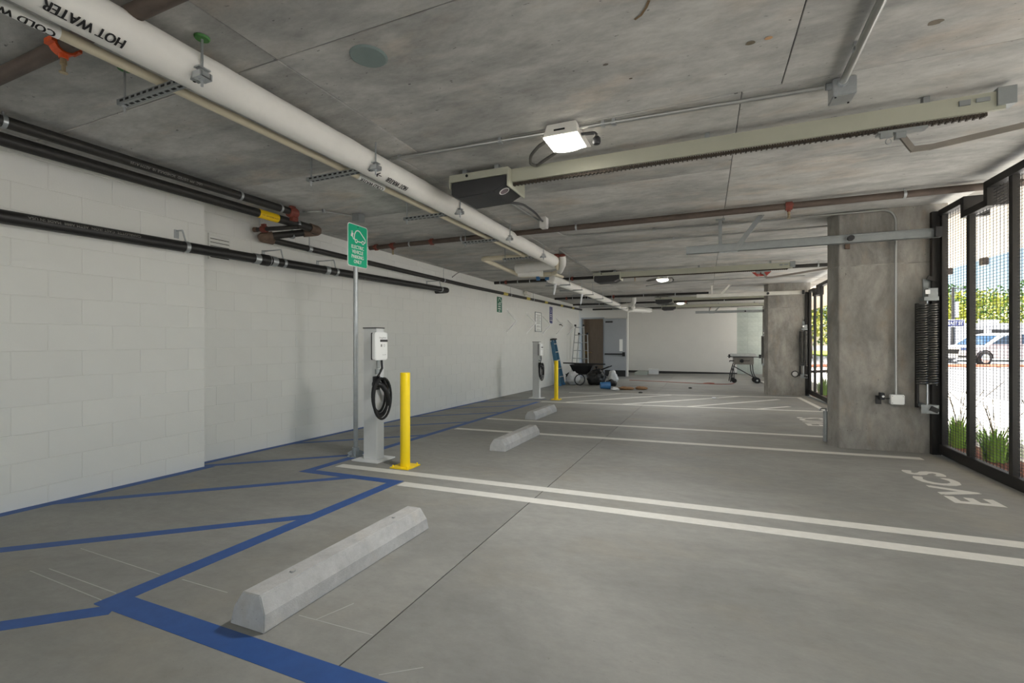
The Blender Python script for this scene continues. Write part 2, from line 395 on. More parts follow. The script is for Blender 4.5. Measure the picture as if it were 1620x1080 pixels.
for a, b in (((-3.2, 1.19), (-2.51, 1.17)), ((-3.14, 1.24), (-2.52, 1.23)), ((-3.3, 1.44), (-2.53, 1.42)), ((-2.37, 1.43), (-2.04, 1.43)), ((-1.58, 1.42), (-1.2, 1.43)), ((-1.49, 1.42), (-1.43, 1.58)), ((-1.03, 1.26), (-0.91, 1.35))):
    fline('chalk_mark', a, b, 0.0045, M_faint, 0.002)

# left wall, two runs of painted block
BW, BH = 0.4064, 0.2032; Z0 = 1.64 - BH * 9; meshcache = {}
def block_mesh(w, h, m):
    k = (round(w, 4), round(h, 4), m.name)
    if k in meshcache: return meshcache[k]
    g, e, t = 0.0012, 0.003, 0.003; w2, h2 = w / 2 - g, h / 2 - g
    vs = [(0, y, z) for y, z in ((-w2, -h2), (w2, -h2), (w2, h2), (-w2, h2))] + [(t, y, z) for y, z in ((-w2 + e, -h2 + e), (w2 - e, -h2 + e), (w2 - e, h2 - e), (-w2 + e, h2 - e))]
    me = bpy.data.meshes.new('block'); me.from_pydata(vs, [], [(4, 5, 6, 7)] + [(i, (i + 1) % 4, 4 + (i + 1) % 4, 4 + i) for i in range(4)] + [(3, 2, 1, 0)]); me.update(); me.materials.append(m)
    meshcache[k] = me; return me
def block_spans(y0, y1, c, phase):
    off = phase + (BW / 2 if c % 2 else 0.0); k = math.floor((y0 - off) / BW); out = []
    while off + k * BW < y1 - 1e-6:
        a, b = max(y0, off + k * BW), min(y1, off + (k + 1) * BW); k += 1
        if b - a > 0.03: out.append((a, b))
    return out
def block_wall(root, xf, y0, y1, ysplit, phase=1.60, par=1):
    rest = MB()
    for c in range(-1, 15):
        za, zb = Z0 + c * BH, min(Z0 + (c + 1) * BH, ZC)
        if zb - za < 0.02: continue
        for a, b in block_spans(y0, y1, c + par, phase):
            if a < ysplit:
                o = bpy.data.objects.new('block', block_mesh(b - a, zb - za, M_block)); COL.objects.link(o); o.parent = root
                o.location = (xf - 0.003, (a + b) / 2, (za + zb) / 2)
            else:
                me = block_mesh(b - a, zb - za, M_block); rest.add([Vector((xf - 0.003, (a + b) / 2, (za + zb) / 2)) + v.co for v in me.vertices], [tuple(p.vertices) for p in me.polygons])
    if rest.v: build('far_blocks', rest, M_block, root, kind='stuff')
wl_ = thing('wall_left', 'long white painted block wall behind the chargers', 'wall', kind='structure')
build('mortar_core', MB().box(XW - 0.25, XW - 0.0025, YSTEP - 0.3, 18.4, -0.6, ZC), M_mortar, wl_)
block_wall(wl_, XW, YSTEP, 18.4, 10.6)
wn_ = thing('wall_left_near', 'thicker run of white painted block wall nearest the camera', 'wall', kind='structure')
build('mortar_core', MB().box(XN - 0.45, XN - 0.0025, YA, YSTEP - 0.005, -0.6, ZC), M_mortar, wn_)
block_wall(wn_, XN, 0.4, YSTEP, 99)
build('return_face', MB().box(XW - 0.01, XN - 0.001, YSTEP - 0.006, YSTEP, -0.3, ZC), M_block, wn_)
# wall vent behind the drain pipe
v = thing('wall_vent', 'white louvred wall vent behind the black drain pipe', 'vent', (XW + 0.001, 3.26, 2.1))
f = MB(); f.box(0, 0.012, -0.12, 0.12, 0.115, 0.135).box(0, 0.012, -0.12, 0.12, -0.135, -0.115).box(0, 0.012, -0.12, -0.105, -0.115, 0.115).box(0, 0.012, 0.105, 0.12, -0.115, 0.115)
build('frame', f, M_block, v); build('backing', MB().box(0, 0.003, -0.105, 0.105, -0.115, 0.115), M_hole, v)
for k in range(6):
    z = -0.095 + k * 0.038; s = MB(); s.add([(0.002, -0.105, z + 0.022), (0.002, 0.105, z + 0.022), (0.014, 0.105, z - 0.01), (0.014, -0.105, z - 0.01), (0.004, -0.105, z + 0.024), (0.004, 0.105, z + 0.024), (0.016, 0.105, z - 0.008), (0.016, -0.105, z - 0.008)], [(0, 1, 2, 3), (4, 5, 6, 7), (0, 1, 5, 4), (2, 3, 7, 6), (1, 2, 6, 5), (3, 0, 4, 7)])
    build('louvre', s, M_block, v)

# end walls
wd = thing('wall_back_door', 'pale grey end wall holding the open door', 'wall', kind='structure')
YD = 19.5; DZ = fz(-4, YD)
mb = MB().box(-7.0, -4.92, YD, YD + 0.2, -0.6, ZC).box(-4.0, -2.98, YD, YD + 0.2, -0.6, ZC).box(-4.92, -4.0, YD, YD + 0.2, DZ + 2.47, ZC).box(-3.75, -3.6, YD + 0.65, 21.9, -0.6, ZC)  # last box: unseen closing wall added to stop light leaking in
build('wall_surface', mb, M_wallp, wd)
wb = tag(build('wall_back', MB().box(-3.75, 1.28, 21.9, 22.1, -0.6, ZC), M_wallp), 'broad white end wall beyond the table saw', 'wall', kind='structure')
tag(build('baseboard_back', MB().box(-3.55, 1.28, 21.87, 21.899, fz(0, 21.9) - 0.03, fz(0, 21.9) + 0.075), M_dark), 'dark strip along the foot of the end wall', 'baseboard', kind='structure')
wg = thing('wall_back_right', 'grey green bare block end wall beside the far gate', 'wall', kind='structure')
build('mortar_core', MB().box(1.28, 3.2, 21.966, 22.1, -0.6, ZC), mat('grey_mortar', (140, 146, 142), 0.9), wg)
for c in range(15):
    for k in range(4):
        me = block_mesh(BW, BH, M_greenblock); o = bpy.data.objects.new('block', me); COL.objects.link(o); o.parent = wg
        o.rotation_euler = (0, 0, -PI / 2); o.location = (1.49 + k * BW, 21.963, -0.5 + BH / 2 + c * BH)
dr = thing('door_1', 'grey steel door swung open with black panic bar and kick plate', 'door', (-4.0, YD, DZ), kind='structure')
fr = MB().box(-0.97, -0.92, -0.06, 0.12, 0, 2.52).box(0.0, 0.05, -0.06, 0.12, 0, 2.52).box(-0.92, 0.0, -0.06, 0.12, 2.46, 2.52)
build('door_frame', fr, M_doorg, dr)
lf = build('door_leaf', MB().box(0.06, 0.98, -0.14, -0.095, 0.015, 2.45), M_doorg, dr, bevel=0.004)
build('kick_plate', MB().box(0.09, 0.95, -0.146, -0.1405, 0.02, 0.28), M_blackpl, lf)
pb = MB().box(0.09, 0.88, -0.20, -0.165, 0.93, 0.985).cbox((0.88, -0.17, 0.957), (0.11, 0.06, 0.17)).cbox((0.12, -0.155, 0.957), (0.06, 0.03, 0.06))
build('panic_bar', pb, M_blackpl, lf); build('window_pane', MB().box(0.70, 0.83, -0.149, -0.1405, 1.08, 1.58), M_signw, lf)
build('door_closer', MB().box(0.12, 0.42, -0.19, -0.141, 2.28, 2.35), M_blackpl, lf)
br = thing('door_2', 'brown wooden door seen inside the open doorway', 'door', (-4.92, YD + 0.55, DZ), kind='structure')
bl = build('door_leaf', MB().box(-0.3, 1.15, 0, 0.045, 0.005, 2.5), M_doorb, br)
build('lever_handle', MB().tube([(-0.0, -0.05, 1.0), (0.3, -0.05, 1.0)], 0.016, 8).cbox((0.02, -0.02, 1.0), (0.06, 0.04, 0.16)), M_brassd, bl)
build('lobby_wall', MB().box(-0.9, -0.3, 0, 0.05, -0.3, 2.6).box(1.15, 1.5, 0, 0.05, -0.3, 2.6), M_wallp, br)
build('threshold_shelf', MB().box(-0.05, 1.0, -0.02, -0.001, 0.02, 0.16), M_bronze, bl)
tag(build('curb', MB().box(-2.86, -2.35, 20.6, 21.85, fz(-2.5, 21) - 0.03, fz(-2.5, 21) + 0.11), M_greenblock, bevel=0.01), 'low grey green curb at the foot of the end wall', 'curb')

# ceiling: board-marked slab, panel by panel
ce = thing('ceiling', 'board marked grey concrete slab ceiling', 'ceiling', kind='structure')
build('slab_core', MB().box(-5.6, 2.46, YA, YB, ZC + 0.012, ZC + 0.3), M_dark, ce)
PY = 1.28; k0 = -6; pc = {}
xcuts = {0: [-5.6, -4.48, -2.04, 0.40, 2.46], 1: [-5.6, -4.68, -2.24, 0.20, 2.46]}
for k in range(k0, 15):
    ya, yb = 2.98 + k * PY, 2.98 + (k + 1) * PY
    ya = max(ya, YA); yb = min(yb, YB)
    if yb - ya < 0.05: continue
    xs = xcuts[0] if ya < 2.9 else xcuts[1]
    for a, b in zip(xs[:-1], xs[1:]):
        key = (round(b - a, 3), round(yb - ya, 3))
        if key not in pc:
            hw, hd = (b - a) / 2 - 0.0022, (yb - ya) / 2 - 0.0022
            me = bpy.data.meshes.new('ceiling_panel'); q = ((-hw, -hd), (hw, -hd), (hw, hd), (-hw, hd)); e = 0.003
            q2 = ((-hw + e, -hd + e), (hw - e, -hd + e), (hw - e, hd - e), (-hw + e, hd - e))
            me.from_pydata([(x, y, 0.014) for x, y in q] + [(x, y, 0.003) for x, y in q] + [(x, y, 0) for x, y in q2], [], [(3, 2, 1, 0)[::-1]] + [(i, (i + 1) % 4, 4 + (i + 1) % 4, 4 + i) for i in range(4)] + [(4 + i, 4 + (i + 1) % 4, 8 + (i + 1) % 4, 8 + i) for i in range(4)] + [(11, 10, 9, 8)])
            bm = bmesh.new(); bm.from_mesh(me); bmesh.ops.recalc_face_normals(bm, faces=bm.faces); bm.to_mesh(me); bm.free()
            me.materials.append(M_ceil); pc[key] = me
        o = bpy.data.objects.new('ceiling_panel', pc[key]); COL.objects.link(o); o.parent = ce
        o.location = ((a + b) / 2, (ya + yb) / 2, ZC + random.uniform(0.0, 0.0025))
build('embed_cover', MB().lathe([(0.0001, -0.006), (0.085, -0.006), (0.095, 0.0), (0.095, 0.004)], (-1.585, 1.86, ZC), 24), mat('teal_grey_cover', (120, 134, 132), 0.6), ce)
m = MB(); ribbon(m, [(-0.219, 2.019), (-0.236, 2.059), (-0.263, 2.098), (-0.293, 2.116)], 0.012, (0, 0, ZC - 0.0006), (1, 0, 0), (0, 1, 0)); build('rust_streak', m, mat('rust_stain', (118, 98, 72), 0.9, var=0.2, scale=30), ce)
for (x, y), r, c in zip([(0.205, 2.502), (0.282, 2.495), (-0.481, 2.399), (0.97, 2.669), (-0.378, 2.581)], (0.022, 0.018, 0.014, 0.03, 0.010), ((112, 102, 84), (190, 152, 112), (104, 98, 90), (120, 112, 100), (100, 92, 78))):
    build('stain_spot', MB().add([(x + r * (1 + 0.3 * noise.noise((k * 0.9, x, y))) * math.cos(2 * PI * k / 14), y + 0.7 * r * math.sin(2 * PI * k / 14), ZC - 0.0006) for k in range(14)], [tuple(range(14))]), mat('stain_%d' % c[0], c, 0.9, var=0.15, scale=40), ce)
build('slab_edge', MB().box(2.42, 2.66, YA, YB, ZC - 0.0, ZC + 0.6), M_col, ce)

# columns
def column(label, x0, x1, y0, y1):
    zb = fz(x0, y1) - 0.1
    d = (y1 - y0); poly = [(x0, y0), (x1, y0), (x1, y1), (x0 + 0.02, y1), (x0 - 0.072, y0 + 0.36 * d)]
    cxm = sum(p[0] for p in poly) / 5; cym = sum(p[1] for p in poly) / 5; inner = [(p[0] + (cxm - p[0]) * 0.008, p[1] + (cym - p[1]) * 0.015) for p in poly]
    c = MB().prism(inner, 'z', zb, ZC + 0.005)
    o = thing('column', label, 'column', kind='structure')
    build('core', c, M_col, o)
    build('lower_lift', MB().prism(poly, 'z', zb, 1.9485), M_col, o, bevel=0.006); build('upper_lift', MB().prism(poly, 'z', 1.9505, ZC + 0.01), M_col, o, bevel=0.006)
    return o
column('wide concrete column holding the conduit and switch box', 1.40, 2.36, 6.20, 6.69)
column('farther concrete column with the round white cap', 1.48, 2.40, 13.20, 13.69)
column('concrete column behind the camera beside the first gate', 1.40, 2.36, -0.85, -0.36)
capo = tag(build('cleanout', MB().lathe([(0.0001, -0.02), (0.055, -0.02), (0.06, -0.012), (0.06, 0.0)], (2.07, 13.2, 0.29), 20, 'y'), M_ring), 'round white cap set in the farther column face', 'cap')
build('dark_rim', MB().lathe([(0.058, -0.012), (0.082, -0.012), (0.082, 0.0), (0.058, 0.0)], (2.07, 13.2, 0.29), 20, 'y'), M_dark, capo)

# outside: ground, road, planting strip, soffit over the pavement
def ground_grid(name, x0, x1, y0, y1, m, dz, nx, ny, label, cat):
    mb = MB(); vs = []
    for i in range(nx + 1):
        for j in range(ny + 1):
            x = x0 + (x1 - x0) * i / nx; y = y0 + (y1 - y0) * j / ny; vs.append((x, y, oz(x, y) + dz))
    mb.add(vs, [(i * (ny + 1) + j, (i + 1) * (ny + 1) + j, (i + 1) * (ny + 1) + j + 1, i * (ny + 1) + j + 1) for i in range(nx) for j in range(ny)])
    return tag(build(name, mb, m), label, cat, kind='structure')
ground_grid('ground', 2.42, 140, -60, 160, M_asph, -0.03, 60, 90, 'sunlit pale pavement of the street outside', 'ground')
ground_grid('sidewalk', 2.42, 6.2, -20, 40, M_walk, 0.0, 14, 40, 'pale concrete sidewalk just outside the gates', 'sidewalk')
tag(build('ground_bounce', MB().box(-60, 2.42, -60, YA, -0.3, -0.02 + 0.11), M_walk), 'unseen pale drive behind the camera that bounces daylight into the garage', 'ground', kind='structure')  # unseen paving, made pale to bounce daylight in through the open end
so = thing('soffit', 'cream plaster soffit overhanging the sidewalk outside', 'soffit', kind='structure')
build('soffit_slab', MB().box(2.665, 5.12, -14, 36, 2.74, 3.05), M_soffit, so); build('facade', MB().box(2.665, 3.0, -14, 36, 3.051, 9.0), M_soffit, so)
for yy, w in ((13.25, 'farther'), (11.85, 'nearer')):
    l = tag(build('soffit_light', MB().box(5.0, 5.1, yy - 0.07, yy + 0.07, 2.60, 2.739), M_bronze, bevel=0.008), '%s square bronze light under the soffit edge' % w, 'light fixture')
    build('lens', MB().box(5.02, 5.08, yy - 0.05, yy + 0.05, 2.594, 2.5995), M_ring, l)

# ================================================================== GATES along the open side
GX = 2.28
def make_gate(label):
    # local frame: origin on the floor line at the far jamb, gate runs towards -y
    g = thing('overhead_gate', label, 'gate', (0, 0, 0)); T = 0.05; ymin = -6.45
    zb = -0.07
    build('bottom_rail', MB().box(-0.03, 0.03, ymin, 0.0, zb, zb + 0.10), M_gate, g, bevel=0.004)
    n1, n2 = -0.865, -0.475      # notch that lets the sprinkler pipe through
    t = MB().box(-0.03, 0.05, ymin, n1, 2.43, 2.495).box(-0.03, 0.05, n2, 0, 2.41, 2.47).box(-0.03, 0.05, n1, n2, 2.275, 2.335).box(-0.03, 0.11, n1 - 0.03, n1 + 0.03, 2.275, 2.495).box(-0.03, 0.16, n2 - 0.03, n2 + 0.03, 2.275, 2.47)
    build('top_rail', t, M_gate, g)
    ys = [-0.03, -0.56, -1.20, -1.84, -2.48, -3.12, -3.76, -4.40, -5.04, -5.68, -6.42]
    for y in ys:
        top = 2.275 if n1 < y < n2 else 2.43
        build('stile', MB().box(-0.02, 0.026, y - T / 2, y + T / 2, zb + 0.10, top), M_gate, g)
    for a, b in zip(ys[:-1], ys[1:]):
        w = MB(); y0, y1 = b + T / 2, a - T / 2; r = 0.0015; k = 0
        zt = 2.42
        for q in range(1, int((y1 - y0) / 0.0508) + 1):
            y = y0 + q * 0.0508 - 0.02
            if y < y1: w.box(0.01, 0.013, y - r, y + r, zb + 0.1, 2.275 if n1 < y < n2 else zt)
        z = zb + 0.12
        while z < zt:
            ya, yb2 = y0, y1
            if z > 2.28:
                if ya < n2 < yb2: ya = n2
                elif ya < n1 < yb2: yb2 = n1
                elif ya >= n1 and yb2 <= n2: z += 0.0268; continue
            w.box(0.013, 0.016, ya, yb2, z - r, z + r); z += 0.0268
        build('wire_mesh', w, M_wire, g, kind='stuff')
    return g
def make_spring(label):
    s = thing('gate_spring_unit', label, 'gate hardware', (0, 0, 0))
    zf = 0.0
    build('jamb_post', MB().box(0.0, 0.075, -0.06, -0.001, zf, 2.56), M_gate, s)
    build('jamb_angle', MB().box(-0.125, -0.112, -0.055, -0.001, 0.49, 1.60).box(-0.125, -0.09, -0.008, -0.001, 0.49, 1.60), M_gate, s)
    for x in (-0.095, -0.015):
        pts = []; n = 33; z0, z1 = 0.74, 1.585; R = 0.042
        for i in range(n * 12 + 1):
            a = 2 * PI * i / 12; pts.append((x + R * math.cos(a), -0.10 + R * math.sin(a), z0 + (z1 - z0) * i / (n * 12)))
        build('coil_spring', MB().tube(pts, 0.0085, 6), M_spring, s, smooth=True)
    build('tension_rod', MB().tube([(-0.055, -0.10, 0.50), (-0.055, -0.10, 1.62)], 0.007, 8), M_galv, s)
    build('upper_bracket', MB().box(-0.06, 0.0, -0.02, -0.001, 1.66, 1.86).box(-0.09, 0.03, -0.13, -0.02, 1.62, 1.66).box(-0.05, 0.03, -0.11, -0.03, 1.66, 1.75), M_strut, s)
    build('lower_bracket', MB().box(-0.115, 0.03, -0.12, -0.001, 0.505, 0.53).box(-0.115, 0.03, -0.128, -0.12, 0.44, 0.53), M_strut, s)
    build('pivot_arm', MB().bar((-0.04, -0.135, 0.50), (0.025, -0.135, 0.47), 0.012, 0.05), M_gate, s); build('pivot_pin', MB().bar((-0.04, -0.06, 1.87), (0.05, -0.06, 1.83), 0.02, 0.04), M_gate, s)
    build('warning_label', MB().box(-0.075, -0.035, -0.113, -0.1101, 1.69, 1.735), M_signw, s)
    return s
g1 = make_gate('black wire mesh overhead gate beside the EVCS lettering'); g1.location = (GX, 6.125, 0)
s1 = make_spring('black coil springs on the jamb of the wide near column'); s1.location = (2.205, 6.199, fz(2.2, 6.2))
def gz(y): return fz(2.3, y) - fz(2.3, 6.2)
g2 = dup(g1, (GX + 0.09, 13.125, gz(13.2) * 0.75), 'black wire mesh overhead gate between the two concrete columns')
s2 = dup(s1, (2.285, 13.199, fz(2.2, 13.2)), 'black coil springs on the jamb of the farther column')
g3 = dup(g1, (GX + 0.06, 20.08, gz(20.2) * 0.8), 'black wire mesh overhead gate beyond the farther column')
s3 = dup(s1, (2.16, 20.15, fz(2.2, 20.2)), 'black coil springs by the grey green end wall')
tag(build('gate_post', MB().box(2.1, 2.42, 20.15, 20.4, fz(2.2, 20.2) - 0.05, ZC), M_col), 'short concrete pier at the end of the far gate', 'pier', kind='structure')
g0 = dup(g1, (GX, -0.92, gz(-0.86)), 'black wire mesh overhead gate behind the camera')
# slab lip under the gate
# steel ceiling tracks the gates run on
def make_track(label, y, z, m, x0=-0.21, x1=2.22):
    t = thing('gate_track', label, 'track', (0, y, z))
    c = MB().box(x0, x1, -0.03, -0.026, -0.048, 0.048).box(x0, x1, -0.03, 0.02, 0.044, 0.048).box(x0, x1, -0.03, 0.02, -0.048, -0.044).box(x0, x1, -0.034, -0.03, 0.02, 0.024)
    build('channel', c, m, t)
    build('roller_stop', MB().box(x1 - 0.06, x1 - 0.01, -0.07, -0.031, -0.05, 0.05), M_blackpl, t); build('roller', MB().lathe([(0.0001, -0.05), (0.03, -0.05), (0.03, 0.0), (0.0001, 0.0)], (1.45, -0.03, 0.0), 12, 'y'), M_blackpl, t)
    zt = ZC - z
    build('hanger_strut', MB().box(0.15, 0.155, -0.045, -0.005, -0.05, zt).box(0.155, 0.19, -0.009, -0.005, -0.05, zt).box(0.12, 0.22, -0.06, 0.02, zt - 0.006, zt), m, t)
    build('brace_strut', MB().bar((0.33, -0.04, -0.03), (0.60, -0.04, zt), 0.006, 0.05, (1, 0, 0)).bar((0.36, -0.02, -0.03), (0.63, -0.02, zt), 0.04, 0.006, (1, 0, 0)), m, t)
    build('bolt_plate', MB().box(0.16, 0.36, -0.036, -0.0305, -0.062, -0.05), M_galv, t)
    return t
t1 = make_track('grey steel gate track running to the wide near column', 6.0, 2.215, M_strut)
M_track2 = mat('cream_enamel_track', (214, 212, 204), 0.5, 0.1)
t2 = make_track('cream steel gate track running to the farther column', 13.0, 2.30, M_track2, -0.2, 2.24)
t3 = make_track('grey steel gate track running past the table saw', 19.9, 2.28, M_strut, -0.35, 2.1)

# ================================================================== WATER PIPES
wp = thing('hot_water_pipe', 'thick white jacketed hot water pipe under the ceiling', 'pipe', (-2.32, 3.0, 2.437))
mb = MB(); ys = [-3.0 + i * 0.08 for i in range(130)]; ys = [y for y in ys if y < 7.25]
rad = []
for y in ys:
    r = 0.0905 + 0.0025 * noise.noise((y * 1.7, 0, 3)) + 0.0015 * noise.noise((y * 6, 0, 9))
    if abs(((y - 1.1) % 0.92) - 0.46) < 0.05: r += 0.003
    rad.append(r)
mb.tube([(-2.32 + 0.003 * noise.noise((y, 5, 0)), y, 2.437) for y in ys], 0.09, 24, radii=rad)
build('jacket', mb, M_insul, wp, world=True, smooth=True)
AX = (-2.32, 0, 2.437)
for y in (1.01, 3.0):
    build('pipe_lettering', pipe_text('HOT WATER', 0.062, (AX[0], y, AX[2]), 0.094, math.radians(-56), sx=0.72, bold=0.005), M_print, wp, world=True)
    build('flow_arrow', pipe_text('\u2192', 0.07, (AX[0], y - 0.22, AX[2]), 0.094, math.radians(-56), sx=1.0, bold=0.006), M_print, wp, world=True)
def hanger(y, x0=-2.88, x1=-2.19, zs=2.362, zl=ZC):
    h = build('trapeze_strut', MB().box(x0, x1, y - 0.02, y + 0.02, zs - 0.004, zs).box(x0, x1, y - 0.022, y - 0.018, zs - 0.002, zs + 0.024).box(x0, x1, y + 0.018, y + 0.022, zs - 0.002, zs + 0.024), M_strut, wp, world=True)
    sl = MB()
    for k in range(13):
        xx = x0 + 0.03 + k * 0.05
        sl.box(xx, xx + 0.028, y - 0.006, y + 0.006, zs - 0.0055, zs - 0.0035)
        sl.box(xx, xx + 0.028, y - 0.0235, y - 0.0215, zs + 0.006, zs + 0.017)
    build('slot_holes', sl, M_hole, h, world=True, kind='stuff')
    for x in (x0 + 0.03, x1 - 0.03):
        build('rod', MB().tube([(x, y, zs - 0.04), (x, y, zl)], 0.006, 8).lathe([(0.0001, zs - 0.012), (0.014, zs - 0.012), (0.014, zs - 0.004), (0.0001, zs - 0.004)], (x, y, 0), 6), M_galv, h, world=True)
    return h
for y in (0.2, 1.43, 2.68, 3.93, 5.18, 6.45):
    h = hanger(y)
    for x in (-2.22,):
        build('end_clamp', MB().box(x - 0.025, x + 0.03, y - 0.03, y + 0.03, 2.355, 2.385).box(x - 0.022, x + 0.022, y - 0.028, y + 0.028, 2.402, 2.408), M_galv, h, world=True)
for x in (-2.85, -2.22):
    build('anchor_cap', MB().lathe([(0.0001, 2.548), (0.03, 2.548), (0.034, ZC - 0.002), (0.034, ZC)], (x, 1.43, 0), 16), mat('green_anchor', (70, 124, 64), 0.6, var=0.1), wp, world=True)
cp = thing('cold_water_pipe', 'slim cream plastic cold water pipe beside the white jacketed pipe', 'pipe', (-2.5, 3.0, 2.43))
build('pipe_run', MB().tube([(-2.53, -3.0, 2.41), (-2.53, 6.3, 2.41)], 0.0235, 16), M_pvc, cp, world=True, smooth=True)
for y0, y1, s in ((0.73, 1.03, 0.042), (2.84, 3.15, 0.042)):
    lb = build('label_band', MB().tube([(-2.53, y0, 2.41), (-2.53, y1, 2.41)], 0.0248, 18), M_signw, cp, world=True, smooth=True)
    build('pipe_lettering', pipe_text('COLD WATER', s, (-2.53, (y0 + y1) / 2, 2.41), 0.0252, math.radians(-55), sx=1.0, bold=0.003), M_print, lb, world=True)
# offset loop and the run beyond it
op = thing('pipe_offset_loop', 'cream and white pipe offset loop with rust coloured unions', 'pipe', (-2.6, 7.4, 2.42))
build('white_crossover', MB().tube([(-2.36, 7.2, 2.45), (-2.36, 7.55, 2.44), (-3.15, 7.65, 2.42)], 0.085, 20, 0.12), M_insul, op, world=True, smooth=True)
build('white_sleeve', MB().tube([(-2.75, 7.95, 2.37), (-3.2, 7.85, 2.37)], 0.07, 18), M_insul, op, world=True, smooth=True)
build('cream_loop', MB().tube([(-2.53, 6.3, 2.41), (-2.53, 6.55, 2.41), (-3.3, 6.55, 2.43), (-3.3, 8.25, 2.38), (-2.72, 8.25, 2.36), (-2.4, 7.8, 2.36), (-2.28, 7.3, 2.37), (-2.28, 7.3, 2.5)], 0.036, 14, 0.07), M_pvc, op, world=True, smooth=True)
build('cream_branch', MB().tube([(-3.15, 8.1, 2.36), (-2.6, 8.05, 2.36), (-2.6, 8.7, 2.38)], 0.03, 14, 0.05), M_pvc, op, world=True, smooth=True)
build('white_elbow', MB().tube([(-2.187, 7.32, 2.52), (-2.19, 7.36, 2.40), (-2.35, 7.7, 2.34)], 0.055, 18, 0.09), M_insul, op, world=True, smooth=True)
for x, y in ((-2.28, 7.3), (-2.187, 7.32)):
    build('union', MB().lathe([(0.0001, 2.50), (0.045, 2.50), (0.052, 2.52), (0.052, 2.535), (0.04, ZC), (0.0001, ZC)], (x, y, 0), 14), M_red, op, world=True)
for x, y in ((-2.95, 8.25), (-2.78, 8.28)):
    build('valve_tag', MB().lathe([(0.0001, -0.03), (0.05, -0.03), (0.05, 0.03), (0.0001, 0.03)], (x, y, 2.36), 14, 'x').cbox((x, y, 2.30), (0.07, 0.03, 0.05)), M_bucket, op, world=True)
fp = thing('far_jacketed_pipe', 'white jacketed pipe sloping away toward the open door', 'pipe', (-2.85, 12.0, 2.40))
build('jacket', MB().tube([(-2.78, 8.5, 2.33), (-2.78, 8.9, 2.335), (-2.76, 12.0, 2.345), (-2.76, 18.5, 2.345)], 0.088, 18, 0.4), M_insul, fp, world=True, smooth=True)
for y in (9.0, 10.0, 11.1, 12.3, 13.6, 15.0, 16.4):
    h = build('trapeze_strut', MB().box(-3.05, -2.52, y - 0.02, y + 0.02, 2.245, 2.265), M_strut, fp, world=True)
    for x in (-3.03, -2.54): build('rod', MB().tube([(x, y, 2.245), (x, y, ZC)], 0.006, 6), M_galv, h, world=True)
for y, d in ((8.75, 0.26), (10.9, 0.30)):
    build('loose_wrap', MB().tube([(-2.76, y, 2.27), (-2.78, y + 0.03, 2.17), (-2.8, y + 0.02, 2.17 - d * 0.5)], 0.02, 8, radii=[0.03, 0.022, 0.018]), M_bagw, fp, world=True, smooth=True)
build('branch_fitting', MB().tube([(-2.76, 18.0, 2.345), (-2.3, 18.4, 2.34), (-2.0, 18.6, 2.32)], 0.10, 14, 0.1), M_insul, fp, world=True, smooth=True)
build('drop_fitting', MB().tube([(-2.15, 15.4, 2.55), (-2.15, 15.4, 2.40), (-2.3, 15.9, 2.36), (-2.7, 16.1, 2.345)], 0.07, 14, 0.08), M_insul, fp, world=True, smooth=True)
build('side_fitting', MB().tube([(-2.45, 17.2, 2.44), (-2.5, 17.6, 2.36), (-2.76, 17.9, 2.345)], 0.085, 14, 0.1), M_insul, fp, world=True, smooth=True)
build('tail_fitting', MB().tube([(-2.35, 19.0, 2.34), (-1.95, 19.05, 2.36)], 0.09, 14, radii=[0.11, 0.07]), M_insul, fp, world=True, smooth=True)
build('tail_run', MB().tube([(-2.76, 18.4, 2.345), (-2.35, 19.0, 2.34)], 0.05, 14), M_insul, fp, world=True, smooth=True)

# ================================================================== BLACK PIPES on the left
def clampring(parent, x, y, z, r, w=0.03, m=M_galv, name='clamp'):
    return build(name, MB().lathe([(r + 0.001, -w / 2), (r + 0.005, -w / 2), (r + 0.005, w / 2), (r + 0.001, w / 2)], (x, y, z), 20, 'y'), m, parent, world=True, smooth=True)
p1 = thing('sprinkler_main', 'upper black sprinkler main hugging the ceiling edge', 'pipe', (-4.1, 2, 2.496))
build('pipe_run', MB().tube([(-4.1, -3, 2.496), (-4.1, 3.55, 2.496)], 0.038, 16), M_blackpipe, p1, world=True, smooth=True)
cpn = build('end_coupling', MB().lathe([(0.0001, -0.05), (0.05, -0.05), (0.058, -0.03), (0.058, 0.03), (0.05, 0.05), (0.0001, 0.05)], (-4.1, 3.60, 2.49), 16, 'y').cbox((-4.1, 3.60, 2.56 - 0.02), (0.03, 0.06, 0.04)).cbox((-4.1, 3.62, 2.43), (0.05, 0.07, 0.05)), M_red, p1, world=True)
for y in (1.4, 3.0, 3.45):
    clampring(p1, -4.1, y, 2.496, 0.038, 0.022); build('hanger_rod', MB().tube([(-4.1, y, 2.534), (-4.1, y, ZC)], 0.006, 6), M_galv, p1, world=True)
vt = MB(); vt.v = []
txt = MB(); vs, fs = text_geo('ULC  FM  LISTED  SCHEDULE 10  ASTM A135', 0.028)
txt.add([(-4.1 + 0.0385 * math.cos(-0.5 - q[1] / 0.038), 2.35 - q[0], 2.496 + 0.0387 * math.sin(-0.5 - q[1] / 0.038)) for q in vs], fs); build('stencil_lettering', txt, M_greyprint, p1, world=True)

